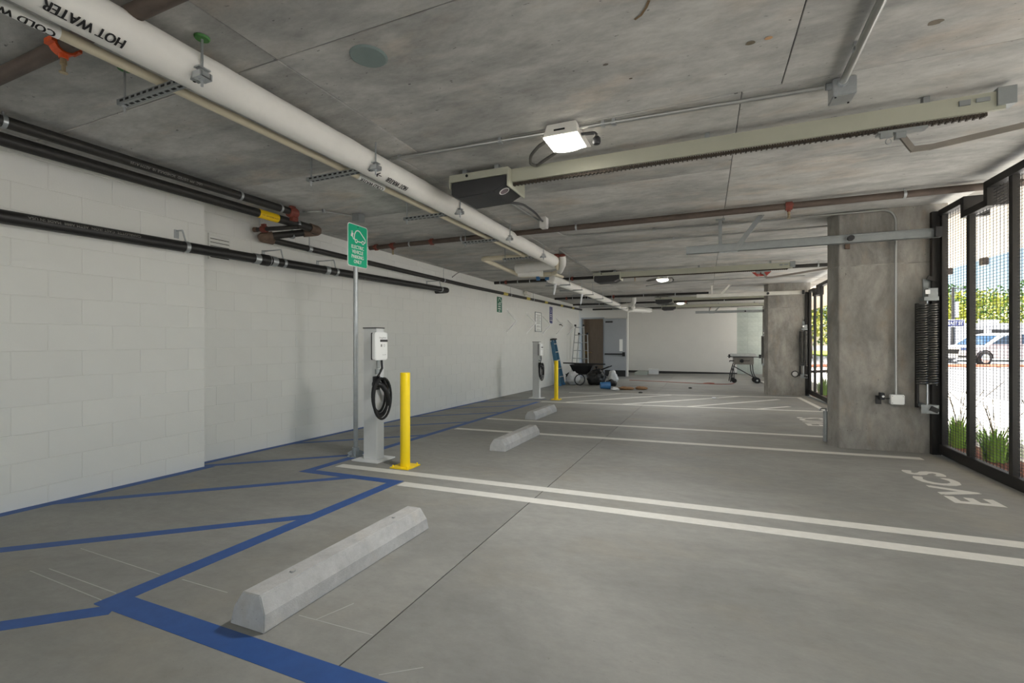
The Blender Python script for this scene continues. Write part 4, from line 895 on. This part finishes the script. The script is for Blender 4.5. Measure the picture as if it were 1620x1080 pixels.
def make_stop(label, loc, L=1.17):
    t = thing('wheel_stop', label, 'wheel stop', loc)
    prof = [(-0.098, 0), (0.098, 0), (0.09, 0.065), (0.05, 0.13), (-0.05, 0.13), (-0.09, 0.065)]; m = MB(); n = 12
    vs = []
    for k in range(n + 1):
        s = -L / 2 + L * k / n
        for x, z in prof:
            e = 1.0 if 0 < k < n else 0.0
            yy = s + (0.02 * (z / 0.13) if k == 0 else (-0.02 * (z / 0.13) if k == n else 0))
            vs.append((x + 0.002 * noise.noise((x * 9, s * 7, z * 9)), yy, z + (0.003 * noise.noise((x * 5, s * 4, 1)) if z > 0 else 0)))
    fs = [tuple(range(5, -1, -1)), tuple(n * 6 + i for i in range(6))]
    for k in range(n):
        for i in range(6): fs.append((k * 6 + i, k * 6 + (i + 1) % 6, (k + 1) * 6 + (i + 1) % 6, (k + 1) * 6 + i))
    m.add(vs, fs); build('concrete_body', m, M_stop, t, bevel=0.004)
    for y in (-0.36, 0.36): build('anchor_pin', MB().lathe([(0.0001, 0.1365), (0.012, 0.1365), (0.012, 0.11)], (0, y, 0), 10), M_faint, t)
    return t
w1 = make_stop('concrete wheel stop lying nearest the camera', (-1.70, 1.855, fz(-1.7, 1.855)))
w2 = dup(w1, (-2.15, 5.23, fz(-2.15, 5.23)), 'concrete wheel stop crossing the third white line')
w3 = dup(w1, (-2.66, 7.64, fz(-2.66, 7.64)), 'concrete wheel stop farthest from the camera')
for w in (w1, w2, w3): w.rotation_euler = (-0.0211, -0.0173, 0)

# wall signs, racks, camera
def wallsign(label, y0, y1, z0, z1, back, face, words, tm, size, icon=True):
    t = thing('wall_sign', label, 'sign', (XW + 0.002, (y0 + y1) / 2, (z0 + z1) / 2)); w, h = y1 - y0, z1 - z0
    p = build('panel', MB().prism([(a, b) for a, b in rrect(w, h, 0.02)], 'x', 0.0, 0.004), back, t)
    build('panel_face', MB().add([(0.0046, a, b) for a, b in rrect(w - 0.02, h - 0.02, 0.012)], [tuple(range(28))]), face, p)
    m = MB(); zc = (h * 0.02 if icon else h * 0.36)
    for k, q in enumerate(words):
        mw = MB(); bold_text(mw, q, size, (0.0052, 0, zc - k * size * 1.25), (0, 1, 0), (0, 0, 1), sx=0.9, d=0.06); build('lettering', mw, tm, p)
    if icon == 'car':
        O = (0.0052, 0.02, h * 0.25); ribbon(m, [(a * 1.05, b * 0.9) for a, b in car], 0.014, O, R_, U_); ribbon(m, [(-0.05, -0.05), (0.08, -0.05)], 0.012, O, R_, U_)
    if icon == 'chair':
        O = (0.0052, 0.0, h * 0.28); ribbon(m, [(-0.02, 0.07), (-0.015, 0.0), (0.04, 0.0), (0.06, -0.06)], 0.016, O, R_, U_); ribbon(m, [(0.05 * math.cos(a) - 0.01, 0.05 * math.sin(a) - 0.03) for a in [math.radians(120 + 24 * k) for k in range(10)]], 0.012, O, R_, U_); ribbon(m, [(-0.03, 0.095), (-0.01, 0.095)], 0.022, O, R_, U_)
    build('symbol', m, tm, p); return t
wallsign('dark green electric vehicle sign fixed to the white wall', 10.29, 10.62, 1.825, 2.235, M_signw, M_dgreen, ('ELECTRIC', 'VEHICLE', 'PARKING', 'ONLY'), M_signw, 0.046, 'car')
wallsign('blue accessible parking sign on the white wall', 14.47, 14.81, 1.70, 2.28, M_signw, M_signb, ('RESERVED', 'PARKING', 'VAN', 'ACCESSIBLE'), M_signw, 0.05, 'chair')
pl = thing('wall_notice', 'framed white notice board between the white wall racks', 'notice', (XW + 0.002, 13.35, 1.705))
f = MB().box(0, 0.018, -0.29, 0.29, 0.285, 0.305).box(0, 0.018, -0.29, 0.29, -0.305, -0.285).box(0, 0.018, -0.29, -0.272, -0.285, 0.285).box(0, 0.018, 0.272, 0.29, -0.285, 0.285)
build('frame', f, M_strut, pl); build('sheet', MB().box(0, 0.008, -0.272, 0.272, -0.285, 0.285), M_signw, pl)
pm = MB()
for k in range(15):
    if k in (9, 12): continue
    z = 0.22 - k * 0.034; w = 0.2 - 0.03 * ((k * 5) % 3); pm.box(0.008, 0.0088, -w + 0.02, w + 0.02, z - 0.006, z + 0.006)
build('printed_lines', pm, M_greyprint, pl)
racks = ('first', 'second', 'third', 'fourth', 'fifth'); r0 = None
for k, nm in enumerate(racks):
    y = 10.95 + 1.43 * k; lab = '%s white V shaped wall rack from the dark green sign' % nm; loc = (XW + 0.002, y, 1.635)
    if r0 is None:
        r0 = thing('wall_bike_rack', lab, 'bike rack', loc, group='white V racks on the wall')
        build('bent_bar', MB().tube([(0.006, 0, 0.28), (0.27, 0, 0.0), (0.006, 0, -0.28)], 0.022, 10, 0.03), mat('white_gloss', (252, 252, 252), 0.25, var=0.0), r0, smooth=True)
        for z in (0.28, -0.28): build('wall_plate', MB().box(0.0, 0.008, -0.03, 0.03, z - 0.04, z + 0.04), M_signw, r0)
    else: dup(r0, loc, lab)
hb = thing('hose_bibb', 'small dark wall tap behind the fourth white rack', 'tap', (XW + 0.001, 15.6, 1.70))
build('valve_body', MB().tube([(0, 0, 0), (0.09, 0, 0.0), (0.12, 0.0, -0.05)], 0.016, 10, 0.03), M_bronze, hb, smooth=True); build('wheel_handle', MB().tube([(0.09, -0.06, 0.05), (0.09, 0.06, 0.05)], 0.012, 8).tube([(0.09, 0, 0.0), (0.09, 0, 0.05)], 0.008, 8), M_bronze, hb)
sc = thing('security_camera', 'grey bullet camera at the top of the white wall', 'camera', (XW + 0.001, 12.2, 2.47))
build('mount', MB().lathe([(0.0001, 0.0), (0.06, 0.0), (0.055, 0.03), (0.0001, 0.035)], (0, 0, 0), 16, 'x').tube([(0.03, 0, 0), (0.09, 0.03, 0.0)], 0.02, 10), M_ring, sc); build('barrel', MB().tube([(0.10, -0.16, 0.02), (0.12, 0.12, -0.01)], 0.05, 16), M_fixture, sc, smooth=True)
build('lens', MB().tube([(0.119, 0.115, -0.01), (0.122, 0.135, -0.012)], 0.035, 14), M_blackpl, sc)

# ================================================================== CLUTTER at the far end
def F(x, y, dz=0.0): return (x, y, fz(x, y) + dz)
ld = thing('step_ladder', 'folded blue fibreglass step ladder leaning on the white wall', 'ladder', F(-4.42, 14.75), 0)
lean = Matrix.Rotation(math.radians(-11), 4, 'Y')
for y in (-0.20, 0.20):
    build('rail', MB().bar((0, y * 1.15, 0.02), (0, y * 0.7, 1.55), 0.03, 0.07, (1, 0, 0)).xf(lean), M_ladblue, ld)
    build('rear_rail', MB().bar((-0.07, y * 1.1, 0.02), (-0.05, y * 0.65, 1.5), 0.03, 0.05, (1, 0, 0)).xf(lean), M_ladblue, ld)
    build('foot', MB().box(-0.04, 0.05, y * 1.15 - 0.03, y * 1.15 + 0.03, 0.0, 0.06).xf(lean), M_bucket, ld)
for k in range(5): build('step', MB().box(-0.03, 0.06, -0.2 + 0.012 * k, 0.2 - 0.012 * k, 0.28 + k * 0.28, 0.31 + k * 0.28).xf(lean), M_alum, ld)
build('top_cap', MB().box(-0.11, 0.07, -0.18, 0.18, 1.55, 1.60).xf(lean), M_blackpl, ld, bevel=0.008)
build('warning_label', MB().box(0.037, 0.040, 0.195, 0.235, 0.12, 0.36).xf(lean), mat('dark_red_label', (96, 44, 56), 0.5), ld)
def alu_ladder(label, loc, ang, w, h, rungs):
    t = thing('aluminium_ladder', label, 'ladder', loc); L_ = Matrix.Rotation(math.radians(ang), 4, 'X')
    for x in (-w / 2, w / 2): build('rail', MB().bar((x * 1.3, 0, 0), (x * 0.8, 0, h), 0.025, 0.06, (0, 1, 0)).xf(L_), M_alum, t)
    for k in range(rungs):
        z = 0.25 + k * 0.3; q = 1.3 - 0.5 * z / h; build('rung', MB().tube([(-w / 2 * q, 0, z), (w / 2 * q, 0, z)], 0.016, 8).xf(L_), M_alum, t)
    for x in (-w / 2, w / 2): build('end_cap', MB().cbox((x * 0.8, 0, h), (0.06, 0.08, 0.07)).xf(L_), M_blackpl, t)
    return t
alu_ladder('tall aluminium ladder leaning in the wall corner', F(-4.45, 16.9), -8, 0.42, 2.12, 7)
alu_ladder('shorter aluminium ladder leaning in front of the tall one', F(-4.2, 16.55), -7, 0.40, 1.78, 6)
wb_ = thing('wheelbarrow', 'black wheelbarrow parked among the plastic bags', 'wheelbarrow', F(-3.95, 15.8))
tr = MB(); b_ = [(-0.36, -0.26, 0.36), (0.30, -0.26, 0.36), (0.30, 0.26, 0.36), (-0.36, 0.26, 0.36)]; u_ = [(-0.52, -0.38, 0.68), (0.48, -0.38, 0.66), (0.48, 0.38, 0.66), (-0.52, 0.38, 0.68)]
b_ = [(x * 0.8, y * 0.8, z * 0.95) for x, y, z in b_]; u_ = [(x * 0.8, y * 0.8, z * 0.95) for x, y, z in u_]
tr.add(b_ + u_, [(0, 1, 2, 3), (0, 1, 5, 4), (1, 2, 6, 5), (2, 3, 7, 6), (3, 0, 4, 7)]); build('tray', tr, M_bagb, wb_)
build('tray_rim', MB().tube([p for p in u_], 0.014, 8, closed=True), M_blackpl, wb_)
for y in (-0.24, 0.24):
    build('handle', MB().tube([(-0.62, y * 0.4, 0.30), (0.3, y, 0.345), (0.95, y * 1.15, 0.62)], 0.018, 8, 0.1), M_blackpl, wb_, smooth=True); build('leg', MB().tube([(0.18, y, 0.34), (0.26, y, 0.0)], 0.014, 8), M_blackpl, wb_)
wh = build('wheel', MB().tube([(-0.45 + 0.17 * math.cos(a), -0.0, 0.19 + 0.17 * math.sin(a)) for a in [2 * PI * k / 24 for k in range(24)]], 0.03, 8, closed=True), M_tyre, wb_, smooth=True)
build('wheel_disc', MB().lathe([(0.0001, -0.015), (0.145, -0.012), (0.145, 0.012), (0.0001, 0.015)], (-0.45, 0, 0.19), 18, 'y'), M_alum, wh)
build('long_bar', MB().tube([(-0.62, -0.42, 0.72), (0.85, -0.40, 0.70)], 0.022, 8), M_blackpl, wb_)
def bag(name, label, loc, sx, sy, sz, m, seed, cat='bag'):
    b = bmesh.new(); bmesh.ops.create_icosphere(b, subdivisions=4, radius=1.0)
    for v in b.verts:
        p = v.co.copy(); d = 1 + 0.34 * noise.noise(p * 1.6 + Vector((seed, 0, 0))) + 0.26 * abs(noise.noise(p * 3.5 + Vector((0, seed, 0)))) + 0.10 * noise.noise(p * 8)
        q = p * d; z = q.z * 0.5 + 0.5; z = max(0.0, z); v.co = Vector((q.x * sx * (1 - 0.25 * max(0, z - 0.6)), q.y * sy, z * sz))
    me = bpy.data.meshes.new(name); b.to_mesh(me); b.free(); me.materials.append(m); me.polygons.foreach_set('use_smooth', [True] * len(me.polygons))
    o = bpy.data.objects.new(name, me); COL.objects.link(o); o.location = loc; return tag(o, label, cat)
k_ = bag('rubbish_bag', 'black rubbish bag slumped in front of the wheelbarrow', F(-3.36, 15.2), 0.30, 0.24, 0.50, M_bagb, 3.3)
build('bag_knot', MB().lathe([(0.03, 0.0), (0.02, 0.05), (0.06, 0.12), (0.0001, 0.10)], (0, 0, 0.50), 9), M_bagb, k_)
bag('plastic_bag', 'white plastic bag resting against the blue ladder', F(-4.15, 15.15), 0.22, 0.2, 0.42, M_bagw, 8.1)
k_ = bag('plastic_bag', 'clear white plastic bag beside the black rubbish bag', F(-2.86, 15.45), 0.15, 0.15, 0.46, M_bagw, 12.4)
k_ = bag('tool_bag', 'small dark tool bag in front of the clear plastic bag', F(-2.80, 14.9), 0.17, 0.13, 0.20, M_rubber, 20.7)
tag(build('hose_hoop', MB().tube([(-3.85 + 0.17 * math.cos(a), 14.9 + 0.05 * math.sin(a), fz(-3.85, 14.9) + 0.19 + 0.17 * math.sin(a)) for a in [2 * PI * k / 26 for k in range(26)]], 0.018, 8, closed=True), M_rubber, smooth=True), 'black hoop of hose standing beside the rubbish bag', 'hose')
bk = thing('bucket', 'blue plastic bucket lying on its side on the floor', 'bucket', F(-2.76, 13.72), math.radians(24))
bk.scale = (0.75, 0.75, 0.75)
build('bucket_wall', MB().lathe([(0.0001, -0.2), (0.125, -0.2), (0.15, 0.19), (0.16, 0.19), (0.16, 0.17), (0.145, 0.16), (0.142, 0.18), (0.12, -0.185), (0.0001, -0.185)], (0, 0, 0.152), 22, 'x'), M_bucket, bk, smooth=True)
build('handle', MB().tube([(0.19, -0.15, 0.15), (0.26, -0.10, 0.03), (0.27, 0.10, 0.02), (0.19, 0.15, 0.15)], 0.004, 6, 0.05), M_galv, bk)
for i, (x, y, w, lab) in enumerate(((-2.15, 13.7, 0.20, 'crumpled brown paper scrap beside the blue bucket'), (-1.72, 13.9, 0.17, 'crumpled brown paper scrap farther from the bucket'), (-2.40, 13.35, 0.10, 'small pale wrapper by the blue bucket'))):
    bag('paper_scrap', lab, F(x, y), w, w * 0.6, 0.09, M_card if i < 2 else M_bagw, 30 + i * 5, 'scrap')
for i, (x, y, lab) in enumerate(((-1.6, 12.7, 'tiny dark chip on the floor past the hatching'), (0.2, 11.7, 'white bottle cap on the white hatching'), (-0.4, 14.6, 'dark chip between the scraps and the saw'))):
    bag('litter_chip', lab, F(x, y), 0.05, 0.04, 0.035, M_bagw if i == 1 else M_dark, 60 + i, 'litter')
# table saw on its folding stand
ts = thing('table_saw', 'portable table saw on a wheeled folding stand', 'table saw', F(1.18, 17.2), 0.05)
build('saw_table', MB().box(-0.36, 0.38, -0.30, 0.30, 0.89, 0.97), M_alum, ts, bevel=0.006); build('saw_body', MB().box(-0.28, 0.30, -0.26, 0.26, 0.62, 0.90), M_saw, ts, bevel=0.015)
build('fence_rail', MB().box(-0.44, 0.46, -0.345, -0.305, 0.862, 0.888), M_blackpl, ts); build('rear_fence_rail', MB().box(-0.44, 0.46, 0.305, 0.345, 0.862, 0.888), M_blackpl, ts)
build('rail_end', MB().box(-0.47, -0.42, -0.36, -0.30, 0.84, 0.96), M_rubber, ts); build('rail_end', MB().box(0.44, 0.50, -0.36, -0.30, 0.84, 0.96), M_rubber, ts)
build('crank_wheel', MB().lathe([(0.0001, -0.02), (0.06, -0.02), (0.06, 0.0), (0.0001, 0.0)], (-0.06, -0.262, 0.74), 14, 'y').bar((-0.06, -0.29, 0.74), (0.18, -0.29, 0.75), 0.02, 0.02), M_rubber, ts)
build('side_handle', MB().tube([(-0.28, -0.2, 0.74), (-0.42, -0.2, 0.74), (-0.42, -0.2, 0.70)], 0.018, 8), M_rubber, ts)
for s_ in (-1, 1):
    y = s_ * 0.24
    build('stand_leg', MB().tube([(-0.27, y, 0.63), (-0.36, y, 0.30), (-0.40, y, 0.03)], 0.017, 8, 0.1), M_blackpl, ts); build('stand_leg', MB().tube([(0.26, y, 0.63), (0.28, y, 0.35), (0.40, y, 0.10)], 0.017, 8, 0.1), M_blackpl, ts)
    build('cross_brace', MB().tube([(-0.30, y, 0.56), (0.38, y, 0.16)], 0.013, 8), M_blackpl, ts)
    w = build('stand_wheel', MB().lathe([(0.0001, -0.025), (0.09, -0.025), (0.10, 0.0), (0.09, 0.025), (0.0001, 0.025)], (0.40, y, 0.10), 18, 'y'), M_tyre, ts); build('hub', MB().lathe([(0.0001, -0.03), (0.03, -0.03), (0.03, 0.03), (0.0001, 0.03)], (0.40, y, 0.10), 10, 'y'), M_alum, w)
    w = build('stand_wheel', MB().lathe([(0.0001, -0.02), (0.07, -0.02), (0.075, 0.0), (0.07, 0.02), (0.0001, 0.02)], (-0.28, y, 0.075), 16, 'y'), M_tyre, ts)
    build('wheel_fork', MB().bar((-0.30, y, 0.50), (-0.28, y, 0.08), 0.02, 0.03), M_blackpl, ts)
build('lower_bar', MB().tube([(-0.38, 0.24, 0.20), (-0.38, -0.24, 0.20)], 0.014, 8), M_blackpl, ts); build('axle', MB().tube([(0.40, -0.24, 0.10), (0.40, 0.24, 0.10)], 0.012, 8), M_blackpl, ts)
sh = thing('board_sheet', 'white board lying on the floor right of the table saw', 'board', F(1.95, 16.9))
build('board', MB().prism([(-0.12, -0.5), (0.06, -0.5), (0.0, 0.55), (-0.2, 0.55)], 'z', 0.0, 0.02), M_signw, sh); build('edge_strip', MB().box(0.061, 0.08, -0.5, 0.4, 0.0, 0.02), M_greenblock, sh)
pts = [(-2.6, 17.4), (-1.6, 17.0), (-0.6, 16.6), (0.0, 16.3), (0.35, 16.6), (0.1, 16.75), (-0.1, 16.45), (0.4, 16.2), (0.8, 16.4), (0.9, 16.8)]
tag(build('extension_cord', MB().tube([F(x, y, 0.010) for x, y in pts], 0.010, 6, 0.25), M_cord, smooth=True), 'thin reddish cord trailing across the floor to the saw', 'cord')
cb_ = thing('plastic_crate', 'clear plastic tub at the foot of the white end wall', 'tub', F(-2.1, 21.2)); build('tub_wall', MB().box(-0.2, 0.2, -0.15, -0.14, 0, 0.22).box(-0.2, 0.2, 0.14, 0.15, 0, 0.22).box(-0.2, -0.19, -0.14, 0.14, 0, 0.22).box(0.19, 0.2, -0.14, 0.14, 0, 0.22).box(-0.2, 0.2, -0.15, 0.15, 0, 0.01), M_bagw, cb_); build('tub_rim', MB().box(-0.22, 0.22, -0.17, 0.17, 0.22, 0.235), M_signw, cb_)

# ================================================================== OUTSIDE
def grass(label, x, y, n, h, sp, seed, stalks):
    rnd = random.Random(seed); t = thing('grass_clump', label, 'plant', (x, y, oz(x, y) + 0.022))
    mb = MB()
    for k in range(n):
        a = rnd.uniform(0, 2 * PI); hh = h * rnd.uniform(0.55, 1.0); l = sp * rnd.uniform(0.25, 1.0); r0_ = rnd.uniform(0, 0.10); w = rnd.uniform(0.007, 0.013)
        d = Vector((math.cos(a), math.sin(a), 0)); s_ = Vector((-d.y, d.x, 0)); vs = []
        for i in range(5):
            u = i / 4; p = d * (r0_ + l * u ** 1.7) + Vector((0, 0, hh * (u - 0.18 * u ** 3))); ww = w * (1 - u) + 0.0012
            vs += [p - s_ * ww, p + s_ * ww]
        mb.add(vs, [(2 * i, 2 * i + 1, 2 * i + 3, 2 * i + 2) for i in range(4)])
    build('blades', mb, M_grassb, t, kind='stuff')
    for k in range(stalks):
        a = rnd.uniform(0, 2 * PI); l = rnd.uniform(0.1, 0.45); hh = h * rnd.uniform(1.2, 1.75); d = Vector((math.cos(a), math.sin(a), 0))
        build('flower_stalk', MB().tube([(0, 0, 0), d * (l * 0.3) + Vector((0, 0, hh * 0.6)), d * l + Vector((0, 0, hh))], 0.0035, 5, 0.3), M_stalk, t)
    return t
grass('strappy green plant outside the gate nearest the column', 2.68, 6.80, 150, 0.46, 0.20, 3, 7)
grass('strappy green plant outside the gate panel next to it', 2.68, 6.08, 170, 0.44, 0.24, 4, 6)
grass('strappy green plant at the edge of the frame outside the gate', 2.68, 5.28, 150, 0.44, 0.22, 5, 4)
grass('strappy green plant seen past the near column through the second gate', 2.74, 12.6, 150, 0.6, 0.22, 6, 6)
grass('strappy green plant farther along the second gate', 2.76, 13.7, 150, 0.6, 0.22, 7, 6)
for y0, y1, lab in ((4.6, 7.4, 'mulch bed under the plants outside the near gate'), (11.8, 14.6, 'mulch bed under the plants outside the second gate')):
    m = MB(); n = 10; vs = []
    for i in range(n + 1):
        y = y0 + (y1 - y0) * i / n
        vs += [(2.48, y, oz(2.48, y) + 0.004), (2.7, y, oz(2.7, y) + 0.018), (2.95, y, oz(2.95, y) + 0.004)]
    m.add(vs, [(3 * i + j, 3 * i + j + 1, 3 * i + j + 4, 3 * i + j + 3) for i in range(n) for j in range(2)]); tag(build('mulch_bed', m, mat('dark_mulch', (120, 72, 52), 0.95, var=0.35, scale=20)), lab, 'mulch', kind='stuff')
# far side: planting strip, car, trailer, signs, trees.  local axes: r = along the kerb as seen, d = away
th = math.atan(305 / 720.0); FW = Vector((-math.sin(th), math.cos(th), 0)); RT = Vector((math.cos(th), math.sin(th), 0))
def at(lat, dep, z=-0.10): p = RT * lat + FW * dep; return Vector((p.x, p.y, z))
YAW = th   # street furniture across the road stands square to this direction
def street(name, label, cat, lat, dep, z=-0.13, group=None): return thing(name, label, cat, at(lat, dep, z), YAW, group)
ps = street('planting_strip', 'orange bark strip and pale kerb across the road', 'planting strip', 24, 21.6)
build('bark', MB().box(-12, 30, -0.9, 0.9, 0, 0.10), M_mulch, ps); build('kerb', MB().box(-12, 30, -1.1, -0.9, 0, 0.06), M_walk, ps)
cv = street('parked_car', 'white sport utility car parked behind the orange bark strip', 'car', 25.3, 23.9)
cb1 = MB(); prof = [(-2.3, 0.35), (-2.35, 0.62), (-2.28, 0.92), (-1.25, 1.06), (-0.5, 1.55), (0.4, 1.68), (1.6, 1.62), (2.15, 1.1), (2.3, 1.0), (2.35, 0.4)]
cb1.prism(prof, 'y', -0.9, 0.9); build('body', cb1, M_carw, cv, bevel=0.06, smooth=True)
build('side_window', MB().prism([(-1.1, 1.09), (-0.45, 1.50), (0.35, 1.60), (0.35, 1.09)], 'y', -0.915, -0.90), M_glass, cv); build('side_window', MB().prism([(0.45, 1.09), (0.45, 1.60), (1.5, 1.54), (1.85, 1.12)], 'y', -0.915, -0.90), M_glass, cv)
build('windscreen', MB().add([(-1.28, -0.75, 1.08), (-1.28, 0.75, 1.08), (-0.56, 0.7, 1.54), (-0.56, -0.7, 1.54)], [(0, 1, 2, 3)]), M_glass, cv)
for x in (-1.42, 1.42):
    w = build('wheel', MB().lathe([(0.0001, -0.12), (0.24, -0.12), (0.36, -0.1), (0.37, 0.0), (0.36, 0.1), (0.0001, 0.12)], (x, -0.84, 0.37), 24, 'y'), M_tyre, cv); build('alloy_rim', MB().lathe([(0.0001, -0.135), (0.22, -0.13), (0.24, -0.115)], (x, -0.84, 0.37), 12, 'y'), M_chrome, w)
    build('wheel_arch', MB().tube([(x + 0.42 * math.cos(a), -0.905, 0.37 + 0.42 * math.sin(a)) for a in [PI * k / 14 for k in range(15)]], 0.03, 6), M_rubber, cv)
build('headlamp', MB().box(-2.33, -1.95, -0.91, -0.6, 0.78, 0.92), mat('headlamp_blue', (96, 118, 168), 0.2), cv, bevel=0.02); build('bumper_vent', MB().box(-2.36, -2.0, -0.915, -0.5, 0.42, 0.5), M_rubber, cv); build('grille', MB().box(-2.37, -2.3, -0.5, 0.5, 0.6, 0.82), M_rubber, cv)
build('door_handle', MB().box(0.1, 0.25, -0.92, -0.90, 0.98, 1.01), M_chrome, cv)
for i, (lat, dep, lab, L_) in enumerate(((31.5, 28.9, 'long white motorhome parked behind the white car', 8.5), (24.6, 28.0, 'white delivery van with vent slats left of the motorhome', 3.6))):
    rv = street('motorhome' if i == 0 else 'delivery_van', lab, 'vehicle', lat, dep)
    build('body', MB().box(-L_ / 2, L_ / 2, -1.1, 1.1, 0.45, 2.35 if i == 0 else 2.2), M_carw, rv, bevel=0.08); build('skirt', MB().box(-L_ / 2 + 0.1, L_ / 2 - 0.1, -1.05, 1.05, 0.3, 0.45), M_blackpl, rv)
    for x in (-L_ * 0.3, L_ * 0.3): build('wheel', MB().lathe([(0.0001, -0.12), (0.3, -0.12), (0.36, 0.0), (0.3, 0.12), (0.0001, 0.12)], (x, -1.0, 0.36), 18, 'y'), M_tyre, rv)
    if i == 0:
        for x0, x1 in ((-3.2, -2.7), (-2.2, -0.9), (0.4, 1.4), (2.2, 3.2)): build('window_pane', MB().box(x0, x1, -1.12, -1.10, 1.35, 1.95), M_blackpl, rv)
        build('roof_unit', MB().box(-1.6, -0.9, -0.35, 0.35, 2.35, 2.6), M_carw, rv, bevel=0.05)
    else:
        build('slat_panel_frame', MB().box(-1.3, 1.0, -1.12, -1.10, 1.2, 1.9), M_polegrey, rv)
        for k in range(6): build('slat', MB().box(-1.25, 0.95, -1.14, -1.12, 1.25 + k * 0.11, 1.31 + k * 0.11), M_carw, rv)
po = street('street_light', 'grey street light pole with a small blue street sign', 'street light', 25.0, 25.8)
build('pole', MB().tube([(0, 0, 0), (0, 0, 4.3)], 0.09, 12, radii=[0.10, 0.07]), M_polegrey, po, smooth=True); build('arm', MB().tube([(0, 0, 4.25), (0.7, 0, 4.2)], 0.035, 8), M_polegrey, po); build('base', MB().lathe([(0.0001, 0), (0.2, 0), (0.2, 0.12), (0.1, 0.2)], (0, 0, 0), 14), M_polegrey, po)
sg = build('sign_plate', MB().box(-0.55, 0.55, -0.12, -0.10, 1.7 + 0.35, 2.12 + 0.35), M_signw, po); build('sign_face', MB().box(-0.5, 0.5, -0.126, -0.12, 1.75 + 0.35, 2.07 + 0.35), M_signb, sg)
tx = MB(); bold_text(tx, 'EAST ST', 0.24, (0, -0.1275, 2.25), (1, 0, 0), (0, 0, 1)); build('lettering', tx, M_signw, sg)
build('banner', MB().box(0.1, 0.32, -0.02, 0.02, 2.6, 3.5), M_signw, po)
def tree(label, lat, dep, h, rx, rz, m, seed, trunk=1.6, n=2600):
    rnd = random.Random(seed); t = street('broadleaf_tree', label, 'tree', lat, dep, -0.13)
    build('trunk', MB().tube([(0, 0, 0), (0.1, 0.05, trunk), (0.0, 0.1, trunk + (h - trunk) * 0.5)], 0.2, 10, radii=[0.26, 0.18, 0.07]), M_bark, t, smooth=True)
    mb = MB(); cl = [(Vector((rnd.uniform(-1, 1) * rx * 0.75, rnd.uniform(-1, 1) * rx * 0.75, trunk + rz * (0.15 + 1.55 * rnd.random()))), rnd.uniform(0.35, 0.6) * rx) for _ in range(11)]
    for k in range(n):
        c, r = cl[k % 11]; v = Vector((rnd.gauss(0, 1), rnd.gauss(0, 1), rnd.gauss(0, 1))).normalized(); p = c + v * (r * rnd.uniform(0.75, 1.02)); p.z = max(p.z, trunk * 0.6)
        if p.z > h: p.z = h - rnd.random() * 0.4
        q = Vector((rnd.gauss(0, 1), rnd.gauss(0, 1), rnd.gauss(0, 1))).normalized(); a = q.orthogonal().normalized(); b_ = q.cross(a); s_ = rnd.uniform(0.09, 0.17)
        mb.add([p - a * s_, p + b_ * s_ * 0.6, p + a * s_, p - b_ * s_ * 0.6], [(0, 1, 2, 3)])
    build('foliage', mb, m, t, kind='stuff'); return t
tree('yellow green tree directly behind the motorhome roof', 38.5, 38.5, 5.2, 3.8, 1.9, M_leaf, 1)
tree('yellow green tree behind the street light pole', 35.0, 37.9, 4.3, 3.2, 1.5, M_leaf, 2)
tree('dark green tree at the edge of the frame behind the white car', 41.5, 36, 6.0, 4.0, 2.3, M_leafd, 3)
tree('taller green tree rising between the yellow green ones', 38.5, 41, 6.4, 2.6, 2.7, M_leafd, 4)
tree('thin green tree rising above the street sign', 34.5, 40, 6.0, 1.8, 2.5, M_leafd, 5, n=1200)
tree('yellow green tree far behind the white car', 44.0, 40, 5.2, 4.4, 1.9, M_leaf, 6)
tree('green tree seen through the second gate panels', 27.0, 37, 6.2, 3.6, 2.4, M_leafd, 7)
tree('pale green tree nearest the second gate', 21.5, 33, 5.6, 3.4, 2.2, M_leaf, 8)
tree('green tree filling the gap beyond the second gate', 24.5, 40, 7.0, 4.0, 2.8, M_leafd, 9)
tag(build('lawn_patch', MB().prism([(a, b) for a, b in ((9.0, 46.0), (14.0, 46.0), (16.0, 66.0), (10.0, 66.0))], 'z', -0.14, -0.02), M_lawn), 'bright green lawn patch seen through the second gate', 'lawn', kind='structure')
cn = thing('traffic_cone', 'orange traffic cone standing outside the second gate', 'cone', (7.6, 22.5, oz(7.6, 22.5))); build('cone_body', MB().lathe([(0.14, 0.03), (0.03, 0.7), (0.0001, 0.7)], (0, 0, 0), 16), M_cone, cn, smooth=True); build('base', MB().box(-0.19, 0.19, -0.19, 0.19, 0, 0.03), M_cone, cn); build('white_band', MB().lathe([(0.102, 0.28), (0.075, 0.46)], (0, 0, 0), 16), M_signw, cn)
